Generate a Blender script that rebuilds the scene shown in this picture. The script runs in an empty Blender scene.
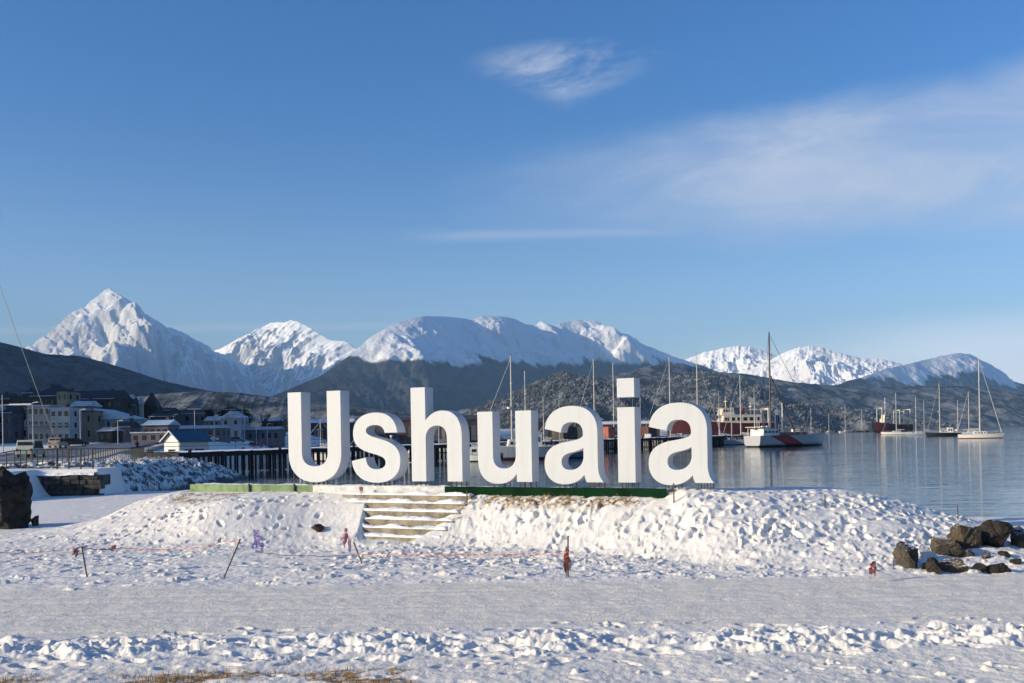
import bpy, bmesh, math, random
import numpy as np
from mathutils import Vector, Matrix

# ------------------------------------------------------------------ camera
scene = bpy.context.scene
F, SH, ROLL, CAMZ = 983.0, 93.0, math.radians(-1.0), 3.5
cam_d = bpy.data.cameras.new('camera')
cam = bpy.data.objects.new('camera', cam_d)
scene.collection.objects.link(cam)
cam_d.sensor_fit = 'HORIZONTAL'; cam_d.sensor_width = 36.0
cam_d.lens = 36.0 * F / 1024.0
cam_d.shift_y = SH / 1024.0
cam_d.clip_start = 0.1; cam_d.clip_end = 60000.0
cam.matrix_world = (Matrix.Translation((0, 0, CAMZ)) @ Matrix.Rotation(math.pi / 2, 4, 'X') @ Matrix.Rotation(ROLL, 4, 'Z'))
scene.camera = cam

# ------------------------------------------------------------------ light
SUN_AZ, SUN_EL = math.radians(20.0), math.radians(17.0)     # sun low on the left, a little behind the camera
TO_SUN = Vector((-math.cos(SUN_AZ) * math.cos(SUN_EL), -math.sin(SUN_AZ) * math.cos(SUN_EL), math.sin(SUN_EL)))
sun_d = bpy.data.lights.new('sun', 'SUN'); sun = bpy.data.objects.new('sun', sun_d)
scene.collection.objects.link(sun)
sun_d.energy = 5.0; sun_d.angle = math.radians(0.5); sun_d.color = (1.0, 0.85, 0.61)
sun.rotation_euler = TO_SUN.to_track_quat('Z', 'Y').to_euler()
sun.location = (-40, -20, 40)
scene.view_settings.view_transform = 'Standard'
scene.view_settings.look = 'None'
scene.view_settings.exposure = 0.33
scene.view_settings.gamma = 1.0
scene.view_settings.use_curve_mapping = False
scene.cycles.use_denoising = True
scene.cycles.max_bounces = 8; scene.cycles.diffuse_bounces = 3; scene.cycles.glossy_bounces = 3
scene.cycles.volume_bounces = 0

class NT:
    """small node-graph helper"""
    def __init__(s, nt): s.nt = nt
    def n(s, typ, ins=None, **props):
        nd = s.nt.nodes.new(typ)
        for k, v in props.items(): setattr(nd, k, v)
        for k, v in (ins or {}).items():
            sk = nd.inputs[k]
            if hasattr(v, 'is_linked') or isinstance(v, bpy.types.NodeSocket): s.nt.links.new(v, sk)
            else: sk.default_value = v
        return nd
    def m(s, op, a, b=0.0, c=None):
        ins = {0: a, 1: b}
        if c is not None: ins[2] = c
        return s.n('ShaderNodeMath', ins, operation=op).outputs[0]
    def sstep(s, x, lo, hi):
        return s.n('ShaderNodeMapRange', {'Value': x, 'From Min': lo, 'From Max': hi, 'To Min': 0.0, 'To Max': 1.0}, interpolation_type='SMOOTHSTEP').outputs[0]
    def mix(s, f, a, b):
        nd = s.n('ShaderNodeMix', data_type='RGBA')
        for sk, v in ((nd.inputs[0], f), (nd.inputs[6], a), (nd.inputs[7], b)):
            if isinstance(v, bpy.types.NodeSocket): s.nt.links.new(v, sk)
            else: sk.default_value = v if not isinstance(v, tuple) or len(v) == 4 else (*v, 1)
        return nd.outputs[2]
    def noise(s, vec, scale, detail=4.0, rough=0.55, dist=0.0):
        ins = {'Scale': scale, 'Detail': detail, 'Roughness': rough, 'Distortion': dist}
        if vec is not None: ins['Vector'] = vec
        return s.n('ShaderNodeTexNoise', ins).outputs['Fac']
    def attr(s, name): return s.n('ShaderNodeAttribute', attribute_name=name).outputs['Fac']

def build_world():
    w = bpy.data.worlds.new('World'); scene.world = w; w.use_nodes = True
    g = NT(w.node_tree); nt = w.node_tree; nt.nodes.clear()
    sky = g.n('ShaderNodeTexSky', sky_type='NISHITA', sun_disc=False, sun_elevation=SUN_EL,
              sun_rotation=math.atan2(TO_SUN.x, TO_SUN.y), altitude=0.0, air_density=1.0, dust_density=1.0, ozone_density=4.0)
    d = g.n('ShaderNodeTexCoord').outputs['Generated']
    xyz = g.n('ShaderNodeSeparateXYZ', {0: d})
    x, y, z = xyz.outputs
    yc = g.m('MAXIMUM', y, 0.05)
    u = g.m('DIVIDE', x, yc); v = g.m('DIVIDE', z, yc)
    front = g.sstep(y, 0.05, 0.3)
    # streaky coordinates for high ice cloud
    q = g.n('ShaderNodeCombineXYZ', {0: g.m('MULTIPLY', u, 3.0), 1: g.m('MULTIPLY', g.m('SUBTRACT', v, g.m('MULTIPLY', u, 0.12)), 9.0), 2: 0.0}).outputs[0]
    fib = g.noise(q, 1.6, 10.0, 0.66, 0.5)
    soft = g.noise(g.n('ShaderNodeCombineXYZ', {0: u, 1: g.m('MULTIPLY', v, 2.0), 2: 3.0}).outputs[0], 5.0, 5.0, 0.55, 0.4)
    # broad veil on the right
    top = g.m('ADD', 0.288, g.m('MULTIPLY', u, 0.165))
    top = g.m('ADD', top, g.m('MULTIPLY', g.m('SUBTRACT', soft, 0.5), 0.05))
    bot = g.m('ADD', 0.192, g.m('MULTIPLY', g.m('SUBTRACT', soft, 0.5), 0.06))
    veil = g.m('MULTIPLY', g.m('SUBTRACT', 1.0, g.sstep(g.m('SUBTRACT', v, top), -0.035, 0.012)), g.sstep(g.m('SUBTRACT', v, bot), -0.02, 0.05))
    veil = g.m('MULTIPLY', veil, g.sstep(g.m('ADD', u, g.m('MULTIPLY', g.m('SUBTRACT', fib, 0.5), 0.10)), -0.10, 0.30))
    veil = g.m('MULTIPLY', veil, g.m('ADD', 0.36, g.m('MULTIPLY', g.sstep(fib, 0.28, 0.72), 0.46)))
    # small wisp high in the middle (a ragged wedge)
    du = g.m('SUBTRACT', u, 0.066); dv = g.m('SUBTRACT', v, 0.362)
    wl = g.m('ADD', -0.012, g.m('MULTIPLY', g.m('ABSOLUTE', g.m('ADD', du, 0.006)), 0.40))
    qw = g.n('ShaderNodeCombineXYZ', {0: g.m('MULTIPLY', g.m('ADD', u, g.m('MULTIPLY', v, 0.5)), 7.0), 1: g.m('MULTIPLY', g.m('SUBTRACT', v, g.m('MULTIPLY', u, 0.25)), 22.0), 2: 7.0}).outputs[0]
    wn = g.noise(qw, 1.5, 9.0, 0.68, 0.25)
    r2 = g.m('ADD', g.m('POWER', g.m('DIVIDE', du, 0.11), 2.0), g.m('POWER', g.m('DIVIDE', dv, 0.036), 2.0))
    wisp = g.m('MULTIPLY', g.m('SUBTRACT', 1.0, g.sstep(r2, 0.1, 1.5)), g.sstep(g.m('SUBTRACT', dv, wl), -0.028, 0.012))
    wisp = g.m('MULTIPLY', wisp, g.m('MULTIPLY', g.sstep(wn, 0.30, 0.72), 0.72))
    # thin streaks
    def streak(vc, wd, u0, u1, amp, slope=0.0):
        e = g.m('DIVIDE', g.m('SUBTRACT', g.m('SUBTRACT', v, vc), g.m('ADD', g.m('MULTIPLY', u, slope), g.m('MULTIPLY', g.m('SUBTRACT', soft, 0.5), 0.01))), wd)
        b = g.m('POWER', 2.718, g.m('MULTIPLY', g.m('MULTIPLY', e, e), -1.0))
        h = g.m('MULTIPLY', g.sstep(u, u0, u0 + 0.12), g.m('SUBTRACT', 1.0, g.sstep(u, u1 - 0.12, u1)))
        return g.m('MULTIPLY', g.m('MULTIPLY', b, h), amp)
    s1 = streak(0.203, 0.0055, -0.14, 0.24, 0.33)
    s2 = streak(0.1135, 0.0035, -0.75, -0.02, 0.30, 0.0)
    low = g.m('MULTIPLY', g.m('MULTIPLY', g.sstep(u, 0.1, 0.5), g.m('SUBTRACT', 1.0, g.sstep(g.m('SUBTRACT', v, g.m('ADD', 0.085, g.m('MULTIPLY', u, 0.055))), -0.035, 0.016))), g.m('ADD', 0.20, g.m('MULTIPLY', soft, 0.8)))
    fac = g.m('MAXIMUM', g.m('MAXIMUM', veil, wisp), g.m('MAXIMUM', s1, s2))
    fac = g.m('MULTIPLY', fac, front)
    # the clear-sky colour, a little deeper than the model's
    hsv = g.n('ShaderNodeHueSaturation', {'Hue': 0.509, 'Saturation': g.m('ADD', 0.98, g.m('MULTIPLY', g.sstep(z, 0.02, 0.34), 0.24)), 'Value': g.m('SUBTRACT', 1.16, g.m('MULTIPLY', g.sstep(z, 0.02, 0.30), 0.11)), 'Color': sky.outputs[0]}).outputs[0]
    col = g.mix(fac, g.mix(g.m('MULTIPLY', low, front), hsv, (7.6, 7.9, 8.5, 1)), (3.9, 4.3, 5.1, 1))
    bg = g.n('ShaderNodeBackground', {'Color': col, 'Strength': 0.125})
    out = g.n('ShaderNodeOutputWorld', {'Surface': bg.outputs[0]})
build_world()

# ------------------------------------------------------------------ helpers
def ray(x, y):
    xc = x - 512.0; yc = 341.5 - y + SH
    return ((xc * math.cos(ROLL) - yc * math.sin(ROLL)) / F, (xc * math.sin(ROLL) + yc * math.cos(ROLL)) / F)
def at(x, y, Y):
    u, v = ray(x, y); return Vector((u * Y, Y, CAMZ + v * Y))
def px_on_ground(x, y, z):
    u, v = ray(x, y); Y = (z - CAMZ) / v; return Vector((u * Y, Y, z))

def tag(o, label=None, cat=None, group=None, kind=None):
    if label: o['label'] = label
    if cat: o['category'] = cat
    if group: o['group'] = group
    if kind: o['kind'] = kind
    return o
def link(o, parent=None):
    scene.collection.objects.link(o)
    if parent is not None: o.parent = parent
    return o
def empty(name, loc=(0, 0, 0), rz=0.0, label=None, cat=None, group=None):
    o = bpy.data.objects.new(name, None); o.empty_display_size = 0.2
    o.location = loc; o.rotation_euler = (0, 0, rz)
    link(o); return tag(o, label, cat, group)

class MB:
    def __init__(s): s.v = []; s.f = []; s.mi = []
    def add(s, vs, fs, mi=0):
        b = len(s.v); s.v += [tuple(p) for p in vs]
        for f in fs: s.f.append([b + i for i in f]); s.mi.append(mi)
    def box(s, c, d, rz=0.0, mi=0, M=None):
        hx, hy, hz = d[0] / 2, d[1] / 2, d[2] / 2
        R = Matrix.Rotation(rz, 3, 'Z')
        vs = []
        for x, y, z in ((-1, -1, -1), (1, -1, -1), (1, 1, -1), (-1, 1, -1), (-1, -1, 1), (1, -1, 1), (1, 1, 1), (-1, 1, 1)):
            p = R @ Vector((x * hx, y * hy, z * hz)) + Vector(c)
            vs.append(M @ p if M else p)
        s.add(vs, [(0, 3, 2, 1), (4, 5, 6, 7), (0, 1, 5, 4), (1, 2, 6, 5), (2, 3, 7, 6), (3, 0, 4, 7)], mi)
    def tube(s, p0, p1, r0, r1=None, n=8, mi=0):
        p0, p1 = Vector(p0), Vector(p1); r1 = r0 if r1 is None else r1
        d = (p1 - p0).normalized(); a = d.orthogonal().normalized(); b = d.cross(a)
        vs = []
        for p, r in ((p0, r0), (p1, r1)):
            for i in range(n):
                t = 2 * math.pi * i / n; vs.append(p + (a * math.cos(t) + b * math.sin(t)) * r)
        fs = [(i, (i + 1) % n, n + (i + 1) % n, n + i) for i in range(n)] + [tuple(range(n - 1, -1, -1)), tuple(range(n, 2 * n))]
        s.add(vs, fs, mi)
    def path(s, pts, r, n=6, mi=0):
        for a, b in zip(pts[:-1], pts[1:]): s.tube(a, b, r, r, n, mi)
    def prism(s, poly, y0, y1, mi=0):
        """polygon in xz (ccw seen from -y) extruded along y"""
        n = len(poly)
        vs = [(x, y0, z) for x, z in poly] + [(x, y1, z) for x, z in poly]
        s.add(vs, [tuple(range(n)), tuple(range(2 * n - 1, n - 1, -1))] + [((i + 1) % n, i, n + i, n + (i + 1) % n) for i in range(n)], mi)
    def build(s, name, mats, parent=None, smooth=False, bevel=0.0):
        me = bpy.data.meshes.new(name); me.from_pydata(s.v, [], s.f)
        mats = mats if isinstance(mats, (list, tuple)) else [mats]
        for m in mats: me.materials.append(m)
        if len(mats) > 1: me.polygons.foreach_set('material_index', s.mi)
        me.polygons.foreach_set('use_smooth', [smooth] * len(s.f))
        me.validate(); me.update()
        o = bpy.data.objects.new(name, me); link(o, parent)
        if bevel:
            b = o.modifiers.new('bevel', 'BEVEL'); b.width = bevel; b.segments = 2; b.limit_method = 'ANGLE'
        return o

def grid_object(name, P, mats, parent=None, attrs=None, smooth=True):
    """P: (rows, cols, 3) array -> one mesh"""
    nr, nc = P.shape[:2]
    me = bpy.data.meshes.new(name)
    me.vertices.add(nr * nc); me.vertices.foreach_set('co', P.astype(np.float32).ravel())
    i = np.arange(nr * nc).reshape(nr, nc)
    q = np.stack([i[:-1, :-1], i[:-1, 1:], i[1:, 1:], i[1:, :-1]], -1).reshape(-1, 4)
    me.loops.add(q.size); me.loops.foreach_set('vertex_index', q.ravel().astype(np.int32))
    me.polygons.add(len(q)); me.polygons.foreach_set('loop_start', np.arange(0, q.size, 4, dtype=np.int32))
    me.polygons.foreach_set('use_smooth', np.full(len(q), smooth))
    for k, a in (attrs or {}).items():
        at_ = me.attributes.new(k, 'FLOAT', 'POINT'); at_.data.foreach_set('value', a.astype(np.float32).ravel())
    for m in (mats if isinstance(mats, (list, tuple)) else [mats]): me.materials.append(m)
    me.update(calc_edges=True); me.validate()
    o = bpy.data.objects.new(name, me); return link(o, parent)

# numpy noise
def _h(i, j, seed):
    h = (i.astype(np.int64) * 374761393 + j.astype(np.int64) * 668265263 + seed * 974634571) & 0xffffffff
    h = ((h ^ (h >> 13)) * 1274126177) & 0xffffffff
    h = ((h ^ (h >> 16)) * 2246822519) & 0xffffffff
    return ((h ^ (h >> 15)) & 0xffffff) / float(0xffffff)
def vn(x, y, seed=0):
    x = np.asarray(x, float); y = np.asarray(y, float)
    i = np.floor(x); j = np.floor(y); fx = x - i; fy = y - j
    # gradient noise
    def gr(a, b, dx, dy):
        t = _h(a, b, seed) * 2 * np.pi; return np.cos(t) * dx + np.sin(t) * dy
    ux = fx * fx * fx * (fx * (fx * 6 - 15) + 10); uy = fy * fy * fy * (fy * (fy * 6 - 15) + 10)
    a = gr(i, j, fx, fy); b = gr(i + 1, j, fx - 1, fy); c = gr(i, j + 1, fx, fy - 1); d = gr(i + 1, j + 1, fx - 1, fy - 1)
    return (a + (b - a) * ux + (c - a) * uy + (a - b - c + d) * ux * uy) * 1.5
def fbm(x, y, oct=5, seed=0, gain=0.5):
    s = 0; a = 1.0
    for o in range(oct):
        s = s + a * vn(x * 2 ** o + 17.3 * o, y * 2 ** o - 9.1 * o, seed + o); a *= gain
    return s
def ridged(x, y, oct=5, seed=0, gain=0.5):
    s = 0; a = 1.0; w = 1.0; tot = 0
    for o in range(oct):
        r = 1 - np.abs(vn(x * 2 ** o + 31.7 * o, y * 2 ** o + 11.9 * o, seed + o)); r = r * r * w
        w = np.clip(r * 1.6, 0, 1); s = s + a * r; tot += a; a *= gain
    return s / tot
def sst(x, a, b):
    t = np.clip((x - a) / (b - a), 0, 1); return t * t * (3 - 2 * t)

# ------------------------------------------------------------------ materials
def new_mat(name):
    m = bpy.data.materials.new(name); m.use_nodes = True; m.node_tree.nodes.clear()
    g = NT(m.node_tree); out = g.n('ShaderNodeOutputMaterial')
    bs = g.n('ShaderNodeBsdfPrincipled'); m.node_tree.links.new(bs.outputs[0], out.inputs[0])
    return m, g, bs
def setin(g, bs, **kw):
    for k, v in kw.items():
        k = k.replace('_', ' ')
        if isinstance(v, bpy.types.NodeSocket): g.nt.links.new(v, bs.inputs[k])
        else: bs.inputs[k].default_value = v if not isinstance(v, tuple) or len(v) != 3 else (*v, 1)
_cache = {}
def paint(name, col, rough=0.5, var=0.25, scale=3.0, bump=0.0, metal=0.0, bscale=None, spec=0.4):
    if name in _cache: return _cache[name]
    m, g, bs = new_mat(name)
    tc = g.n('ShaderNodeTexCoord').outputs['Object']
    n = g.noise(tc, scale, 6.0, 0.6)
    dark = tuple(c * (1 - var) for c in col); lite = tuple(min(1, c * (1 + var * 0.6)) for c in col)
    setin(g, bs, Base_Color=g.mix(g.sstep(n, 0.3, 0.7), dark, lite), Roughness=rough, Metallic=metal)
    bs.inputs['Specular IOR Level'].default_value = spec
    if bump:
        b = g.n('ShaderNodeBump', {'Strength': 1.0, 'Distance': bump, 'Height': g.noise(tc, bscale or scale * 6, 5.0, 0.6)})
        setin(g, bs, Normal=b.outputs[0])
    _cache[name] = m; return m
# ------------------------------------------------------------------ the place: sign line
TH = math.radians(26.0); SN, CS = math.sin(TH), math.cos(TH)
SD = 3.3 * SN + 26.0 * CS                       # distance of the sign's front plane from the camera
DV = Vector((CS, -SN, 0)); NV = Vector((SN, CS, 0))   # along the word; away from the viewer
def sgn(s, q, z): return DV * s + NV * (SD + q) + Vector((0, 0, z))
STEP_S0, STEP_S1, STEP_TOP, STEP_N, STEP_RUN = -17.3, -13.45, 1.84, 6, 0.34

def snow_mat():
    m, g, bs = new_mat('snow_ground')
    tc = g.n('ShaderNodeTexCoord').outputs['Object']
    packed, earth, rock = g.attr('packed'), g.attr('earth'), g.attr('rock')
    n1 = g.noise(tc, 1.3, 6, 0.6); n2 = g.noise(tc, 22.0, 5, 0.65); n3 = g.noise(tc, 34.0, 3, 0.6)
    fresh = g.mix(n1, (0.75, 0.72, 0.675), (0.84, 0.815, 0.775))
    trod = g.mix(g.sstep(n2, 0.32, 0.68), (0.645, 0.60, 0.515), (0.94, 0.895, 0.80))
    c = g.mix(g.m('MULTIPLY', packed, g.m('ADD', 0.72, g.m('MULTIPLY', n1, 0.4))), fresh, trod)
    # grit and brown specks trodden into the snow
    sp = g.m('MULTIPLY', g.sstep(n3, 0.60, 0.70), g.m('ADD', 0.10, g.m('MULTIPLY', packed, 0.6)))
    c = g.mix(sp, c, (0.16, 0.12, 0.085))
    soil = g.mix(n2, (0.13, 0.08, 0.03), (0.36, 0.22, 0.08))
    c = g.mix(g.m('MULTIPLY', earth, g.sstep(g.noise(tc, 9.0, 4, .7), .38, .55)), c, soil)
    c = g.mix(rock, c, g.mix(n2, (0.03, 0.03, 0.035), (0.11, 0.105, 0.10)))
    bmp = g.n('ShaderNodeBump', {'Strength': 0.7, 'Distance': 0.02, 'Height': g.m('ADD', n2, g.m('MULTIPLY', n3, 0.5))})
    setin(g, bs, Base_Color=c, Roughness=0.72, Normal=bmp.outputs[0])
    bs.inputs['Specular IOR Level'].default_value = 0.25
    return m
M_SNOW = snow_mat()

_cx = np.array([-40, -18, -15.5, -13.6, -12.6, -11.3, -7.0, -3.5, 3.95, 4.4, 6.0, 9.0, 10.6, 12.0, 13.5, 16, 40.])
_cz = np.array([.60, .60, .62, .95, 1.48, 1.78, 1.80, 1.80, 1.80, 1.99, 1.95, 1.86, 1.50, 1.05, .66, .58, .56])
_cy = np.array([33, 33, 33, 33, 33, 32.7, 30.8, 29.1, 25.52, 25.4, 25.3, 26.5, 26.6, 26.5, 26, 26, 26.])
_fx = np.array([-40, -15, -12, -7, -4.5, -1.0, 2.0, 5.0, 8.0, 12., 16, 40])
_fy = np.array([27.8, 27.8, 27.5, 26.3, 26.0, 25.6, 23.6, 20.8, 19.6, 19.8, 20., 20.])
def ground_z(X, Y):
    X = np.asarray(X, float); Y = np.asarray(Y, float)
    Zc = np.interp(X, _cx, _cz); Yc = np.interp(X, _cx, _cy); Yf = np.interp(X, _fx, _fy)
    Yc = Yc + 0.25 * vn(X * 0.6, X * 0 + 3.3, 5) * (X > 4.6)
    t = np.clip((Y - Yf) / (Yc - Yf), 0, 1)
    prof = 0.45 * t + 0.55 * (t * t * (3 - 2 * t))
    z = 0.6 + (Zc - 0.6) * prof
    # falls away to the beach behind the crest
    b = np.clip(Y - Yc - 1.25, 0, None)
    back = Zc - 0.34 * b
    # low flats on the far left and on the right
    fl = 0.56 - 1.5 * sst(X, -13.0, -8.0) * sst(Y, 33, 37)
    fr = 0.56 - 1.9 * sst(Y + 0.12 * (X - 18), 31, 41)
    flat = np.where(X < 4, fl, fr)
    back = np.maximum(np.maximum(back, flat), -1.0)
    z = np.where(Y > Yc, np.minimum(np.maximum(back, -1.0), np.maximum(z, flat)), z)
    # bank up to the road on the far left
    up = 1.45 * sst(Y + 0.9 * (X + 26.5), 46.5, 52.0) * sst(-X, 25.2, 26.4)
    z = z + up + 1.45 * sst(Y, 54.05, 54.4) * sst(-X, 22.7, 22.95) * (1 - sst(-X, 25.2, 26.4))
    z = z + .50 * np.exp(-((X + 8.4) / 1.7) ** 2 - ((Y - 28.7) / 1.5) ** 2) - .16 * np.exp(-((X + 5.3) / 1.2) ** 2 - ((Y - 27.4) / 1.5) ** 2)
    # gully for the steps
    s = X * CS - Y * SN; q = X * SN + Y * CS - SD
    run = STEP_N * STEP_RUN
    sl = STEP_S0 - .05 - .50 * np.clip(q, -2.2, 0)
    inside = np.maximum(.14 * sst(s, sl - 2.8, sl + .2), sst(s, sl + .30, sl + .70)) * (1 - sst(s, STEP_S1 - 0.15 + .30 * np.clip(q, -2.2, 0), STEP_S1 + 0.4 + .30 * np.clip(q, -2.2, 0))) * (q < 0.2) * (q > -run - 2.0)
    line = STEP_TOP - 0.20 - (STEP_TOP - 0.2 - 0.66) * np.clip(-q / (run * .97), 0, 1)
    z = z * (1 - inside) + np.minimum(z, line) * inside
    # the right side of the gully is lower than the left
    return z

def near_ground():
    nu, nr = 1560, 980
    us = np.linspace(-0.80, 0.80, nu); Ys = np.geomspace(7.5, 57.5, nr)
    X = us[None, :] * Ys[:, None]; Y = np.repeat(Ys[:, None], nu, 1)
    z = ground_z(X, Y)
    rng = np.random.RandomState(7)
    # where the snow is loose / trodden flat
    Yf = np.interp(X, _fx, _fy); Yc = np.interp(X, _cx, _cy)
    edge0 = 14.55 + 0.25 * vn(X * 0.5, Y * 0, 3); edge1 = 19.3 + 0.25 * vn(X * 0.4, Y * 0 + 5, 4) + 0.035 * np.clip(-X, 0, 20)
    path = sst(Y, edge0 - .15, edge0 + .35) * (1 - sst(Y, edge1 - .4, edge1 + .25))
    fore = 1 - sst(Y, 12.6, 13.2)
    band = sst(Y, edge1 - .2, edge1 + .3) * (1 - sst(Y, Yf - 0.3, Yf + 0.8))
    mound = sst(Y, Yf - 0.3, Yf + 0.8)
    packed = np.clip(path * 1.0 + fore * 0.50 + band * 0.22 * sst(fbm(X * .35, Y * .9, 3, 41), -.3, .4), 0, 1)
    z += 0.035 * fbm(X * 0.45, Y * 0.45, 3, 11) * (1 - path) + 0.012 * fbm(X * 1.6, Y * 1.6, 3, 12)
    z += (0.0025 + 0.006 * (1 - path)) * fbm(X * 7, Y * 7, 3, 13)
    z += 0.012 * (1 - path) * np.abs(fbm(X * 2.0, Y * 2.0, 3, 14))
    ca, sa = math.cos(.55), math.sin(.55)
    A = X * ca + Y * sa + .25 * fbm(X, Y, 2, 19); B = -X * sa + Y * ca
    rough = sst(X, -9, -1) * .65 + .35
    z += mound * rough * ((.03 + .015 * sst(X, -2, 4)) * fbm(A / 1.7, B / .7, 2, 16, .5) + .010 * fbm(X * 3.2, Y * 3.2, 3, 18))
    z += band * .022 * (ridged(X / .9, Y / .45, 3, 17, .5) - .5)
    z += .07 * np.exp(-((Y - 13.75 + .28 * sst(X, -4, 4)) / .45) ** 2) * np.clip(.6 + 1.2 * fbm(X * .8, Y * 1.2, 3, 23), 0, 2)
    for yt, wt in ((15.2, .10), (16.3, .12), (16.75, .10), (17.9, .12), (18.5, .10)):    # faint wheel and sledge ruts
        z -= path * .013 * np.exp(-((Y - yt - .25 * vn(X * .12, X * 0 + yt, 61) - .02 * X) / wt) ** 2)
    dz = np.zeros_like(z)
    def stamp(cx, cy, a, b, ang, fn):
        R = 2.3 * max(a, b)
        r0, r1 = np.searchsorted(Ys, [cy - R, cy + R]); 
        c0, c1 = np.searchsorted(us, [(cx - R) / cy, (cx + R) / cy])
        if r1 <= r0 or c1 <= c0: return
        x = X[r0:r1, c0:c1] - cx; y = Y[r0:r1, c0:c1] - cy
        ca, sa = math.cos(ang), math.sin(ang)
        d = np.sqrt(((x * ca + y * sa) / a) ** 2 + ((-x * sa + y * ca) / b) ** 2)
        dz[r0:r1, c0:c1] = fn(dz[r0:r1, c0:c1], d, x, y)
    def dent(depth):
        return lambda z0, d, x, y: z0 - depth * (1 - sst(d, 0.70, 1.08)) + 0.20 * depth * np.exp(-((d - 1.35) / 0.28) ** 2)
    def lump(h, k):
        return lambda z0, d, x, y: np.maximum(z0, h * (1 - sst(d + .35 * vn(x * 14 + k, y * 14, 22), 0.45, 1.1)) * (1 + 0.45 * vn(x * 9 + k, y * 9, 21)))
    def in_steps(x, y):
        s = x * CS - y * SN; q = x * SN + y * CS - SD
        return STEP_S0 - .2 < s < STEP_S1 + .3 and -2.6 < q < 0.6
    # trails of footprints over the mound and the trodden band
    for k in range(460):
        x = rng.uniform(-14, 17); yf = np.interp(x, _fx, _fy); yc = np.interp(x, _cx, _cy)
        y = rng.uniform(yf - 5.0, yc + 1.0)
        if y < 19.0: continue
        ang = rng.choice([rng.uniform(-.4, .4), rng.uniform(0.5, 1.2), rng.uniform(1.2, 2.6)], p=[.4, .45, .15]); n = rng.randint(3, 16)
        dep = rng.uniform(0.03, 0.10)
        for i in range(n):
            px_, py_ = x + math.cos(ang) * i * .36 + rng.normal(0, .05), y + math.sin(ang) * i * .36 + rng.normal(0, .05)
            off = 0.10 * (1 if i % 2 else -1)
            px_ -= math.sin(ang) * off; py_ += math.cos(ang) * off
            if py_ < 19.4 or px_ < -15 or in_steps(px_, py_): continue
            left = 0.2 if px_ < -4 else 1.0
            if rng.rand() > left + .25: continue
            stamp(px_, py_, .145 * rng.uniform(.8, 1.35), .07 * rng.uniform(.8, 1.5), ang + rng.normal(0, .25), dent(dep * rng.uniform(.7, 1.3) * (0.7 + .3 * left)))
    for k in range(22):      # trodden trails and slide marks slanting up the bank
        x = rng.uniform(-3, 12); yf = np.interp(x, _fx, _fy); yc = np.interp(x, _cx, _cy); L = rng.uniform(1.2, 4.0); a = rng.uniform(.35, 1.2)
        y = rng.uniform(yf - .5, yc - .8); w = rng.uniform(.07, .16); dp = rng.uniform(.03, .07)
        for i in range(int(L / .12)):
            px_, py_ = x + i * .12 * math.cos(a) + .06 * math.sin(i * .5), y + i * .12 * math.sin(a)
            if py_ > np.interp(px_, _cx, _cy) - .2 or in_steps(px_, py_): break
            stamp(px_, py_, .16, w, a, dent(dp * .45))
    for k in range(560):
        x = rng.uniform(-14, 17); yf = np.interp(x, _fx, _fy); yc = np.interp(x, _cx, _cy)
        y = rng.uniform(19.2, yc + 1.5)
        if in_steps(x, y): continue
        w = 1.0 if x > -2 else 0.15
        if rng.rand() < w:
            stamp(x, y, rng.uniform(.03, .20) * rng.choice([.6, 1, 1.5]), rng.uniform(.03, .09), rng.uniform(-.3, 1.5), dent(rng.uniform(.010, .042)))
    # softened clods along the foot of the mound
    for k in range(520):
        x = rng.uniform(-13, 13); y = rng.uniform(19.2, 21.6) if rng.rand() < .45 else rng.uniform(np.interp(x, _fx, _fy) - 1.5, np.interp(x, _fx, _fy) + 1.2)
        if y < 19.3 or in_steps(x, y): continue
        r = rng.uniform(.04, .14); stamp(x, y, r * 1.5, r, rng.uniform(-.5, .5), lump(min(.060, r * rng.uniform(.22, .5)), k))
    # ploughed ridge along the near side of the path
    for k in range(1500):
        x = rng.uniform(-9.5, 9.5); c = 13.75 - 0.28 * sst(x, -4, 4) + .12 * math.sin(x * 1.1)
        y = c + rng.normal(0, .30) * (1 if x < 3 else 1.35)
        r = abs(rng.normal(0, .075)) + .022
        clump = 0.5 + 0.5 * math.sin(x * 2.1 + 1.3 * math.sin(x * .9))
        if rng.rand() > .12 + .88 * clump ** 1.5: continue
        stamp(x, y, r * rng.uniform(1.1, 1.9), r * rng.uniform(.8, 1.1), rng.uniform(-.6, .6), lump(min(.060, r * rng.uniform(.22, .5)), k))
    for k in range(330):
        x = rng.uniform(-9.5, 9.5); y = 13.75 - 0.28 * sst(x, -4, 4) + rng.normal(0, .45)
        stamp(x, y, rng.uniform(.10, .24), rng.uniform(.06, .12), rng.uniform(-.6, .6), dent(rng.uniform(.03, .08)))
    for k in range(380):
        x = rng.uniform(-9, 9); y = rng.uniform(10.2, 15.0)
        if rng.rand() < .6: stamp(x, y, rng.uniform(.08, .18), rng.uniform(.04, .09), rng.uniform(-.7, .7), dent(rng.uniform(.012, .045)))
        else:
            r = rng.uniform(.02, .06); stamp(x, y, r * 1.5, r, rng.uniform(0, 3), lump(r * .7, k))
    for k in range(900):    # faint scuffs on the packed path
        x = rng.uniform(-14, 14); y = rng.uniform(14.6, 19.6)
        stamp(x, y, rng.uniform(.05, .16), rng.uniform(.03, .07), rng.uniform(-.6, .6), dent(rng.uniform(.002, .006)))
    for k in range(500):    # the low flats beyond, left and right
        if rng.rand() < .5: x, y = rng.uniform(-26, -13), rng.uniform(28, 52)
        else: x, y = rng.uniform(9, 20), rng.uniform(19, 33)
        stamp(x, y, rng.uniform(.1, .4), rng.uniform(.06, .2), rng.uniform(-.7, .7), dent(rng.uniform(.02, .06)))
    dz += 0.25 * dz * fbm(X * 5, Y * 5, 2, 77)
    z += dz
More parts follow.
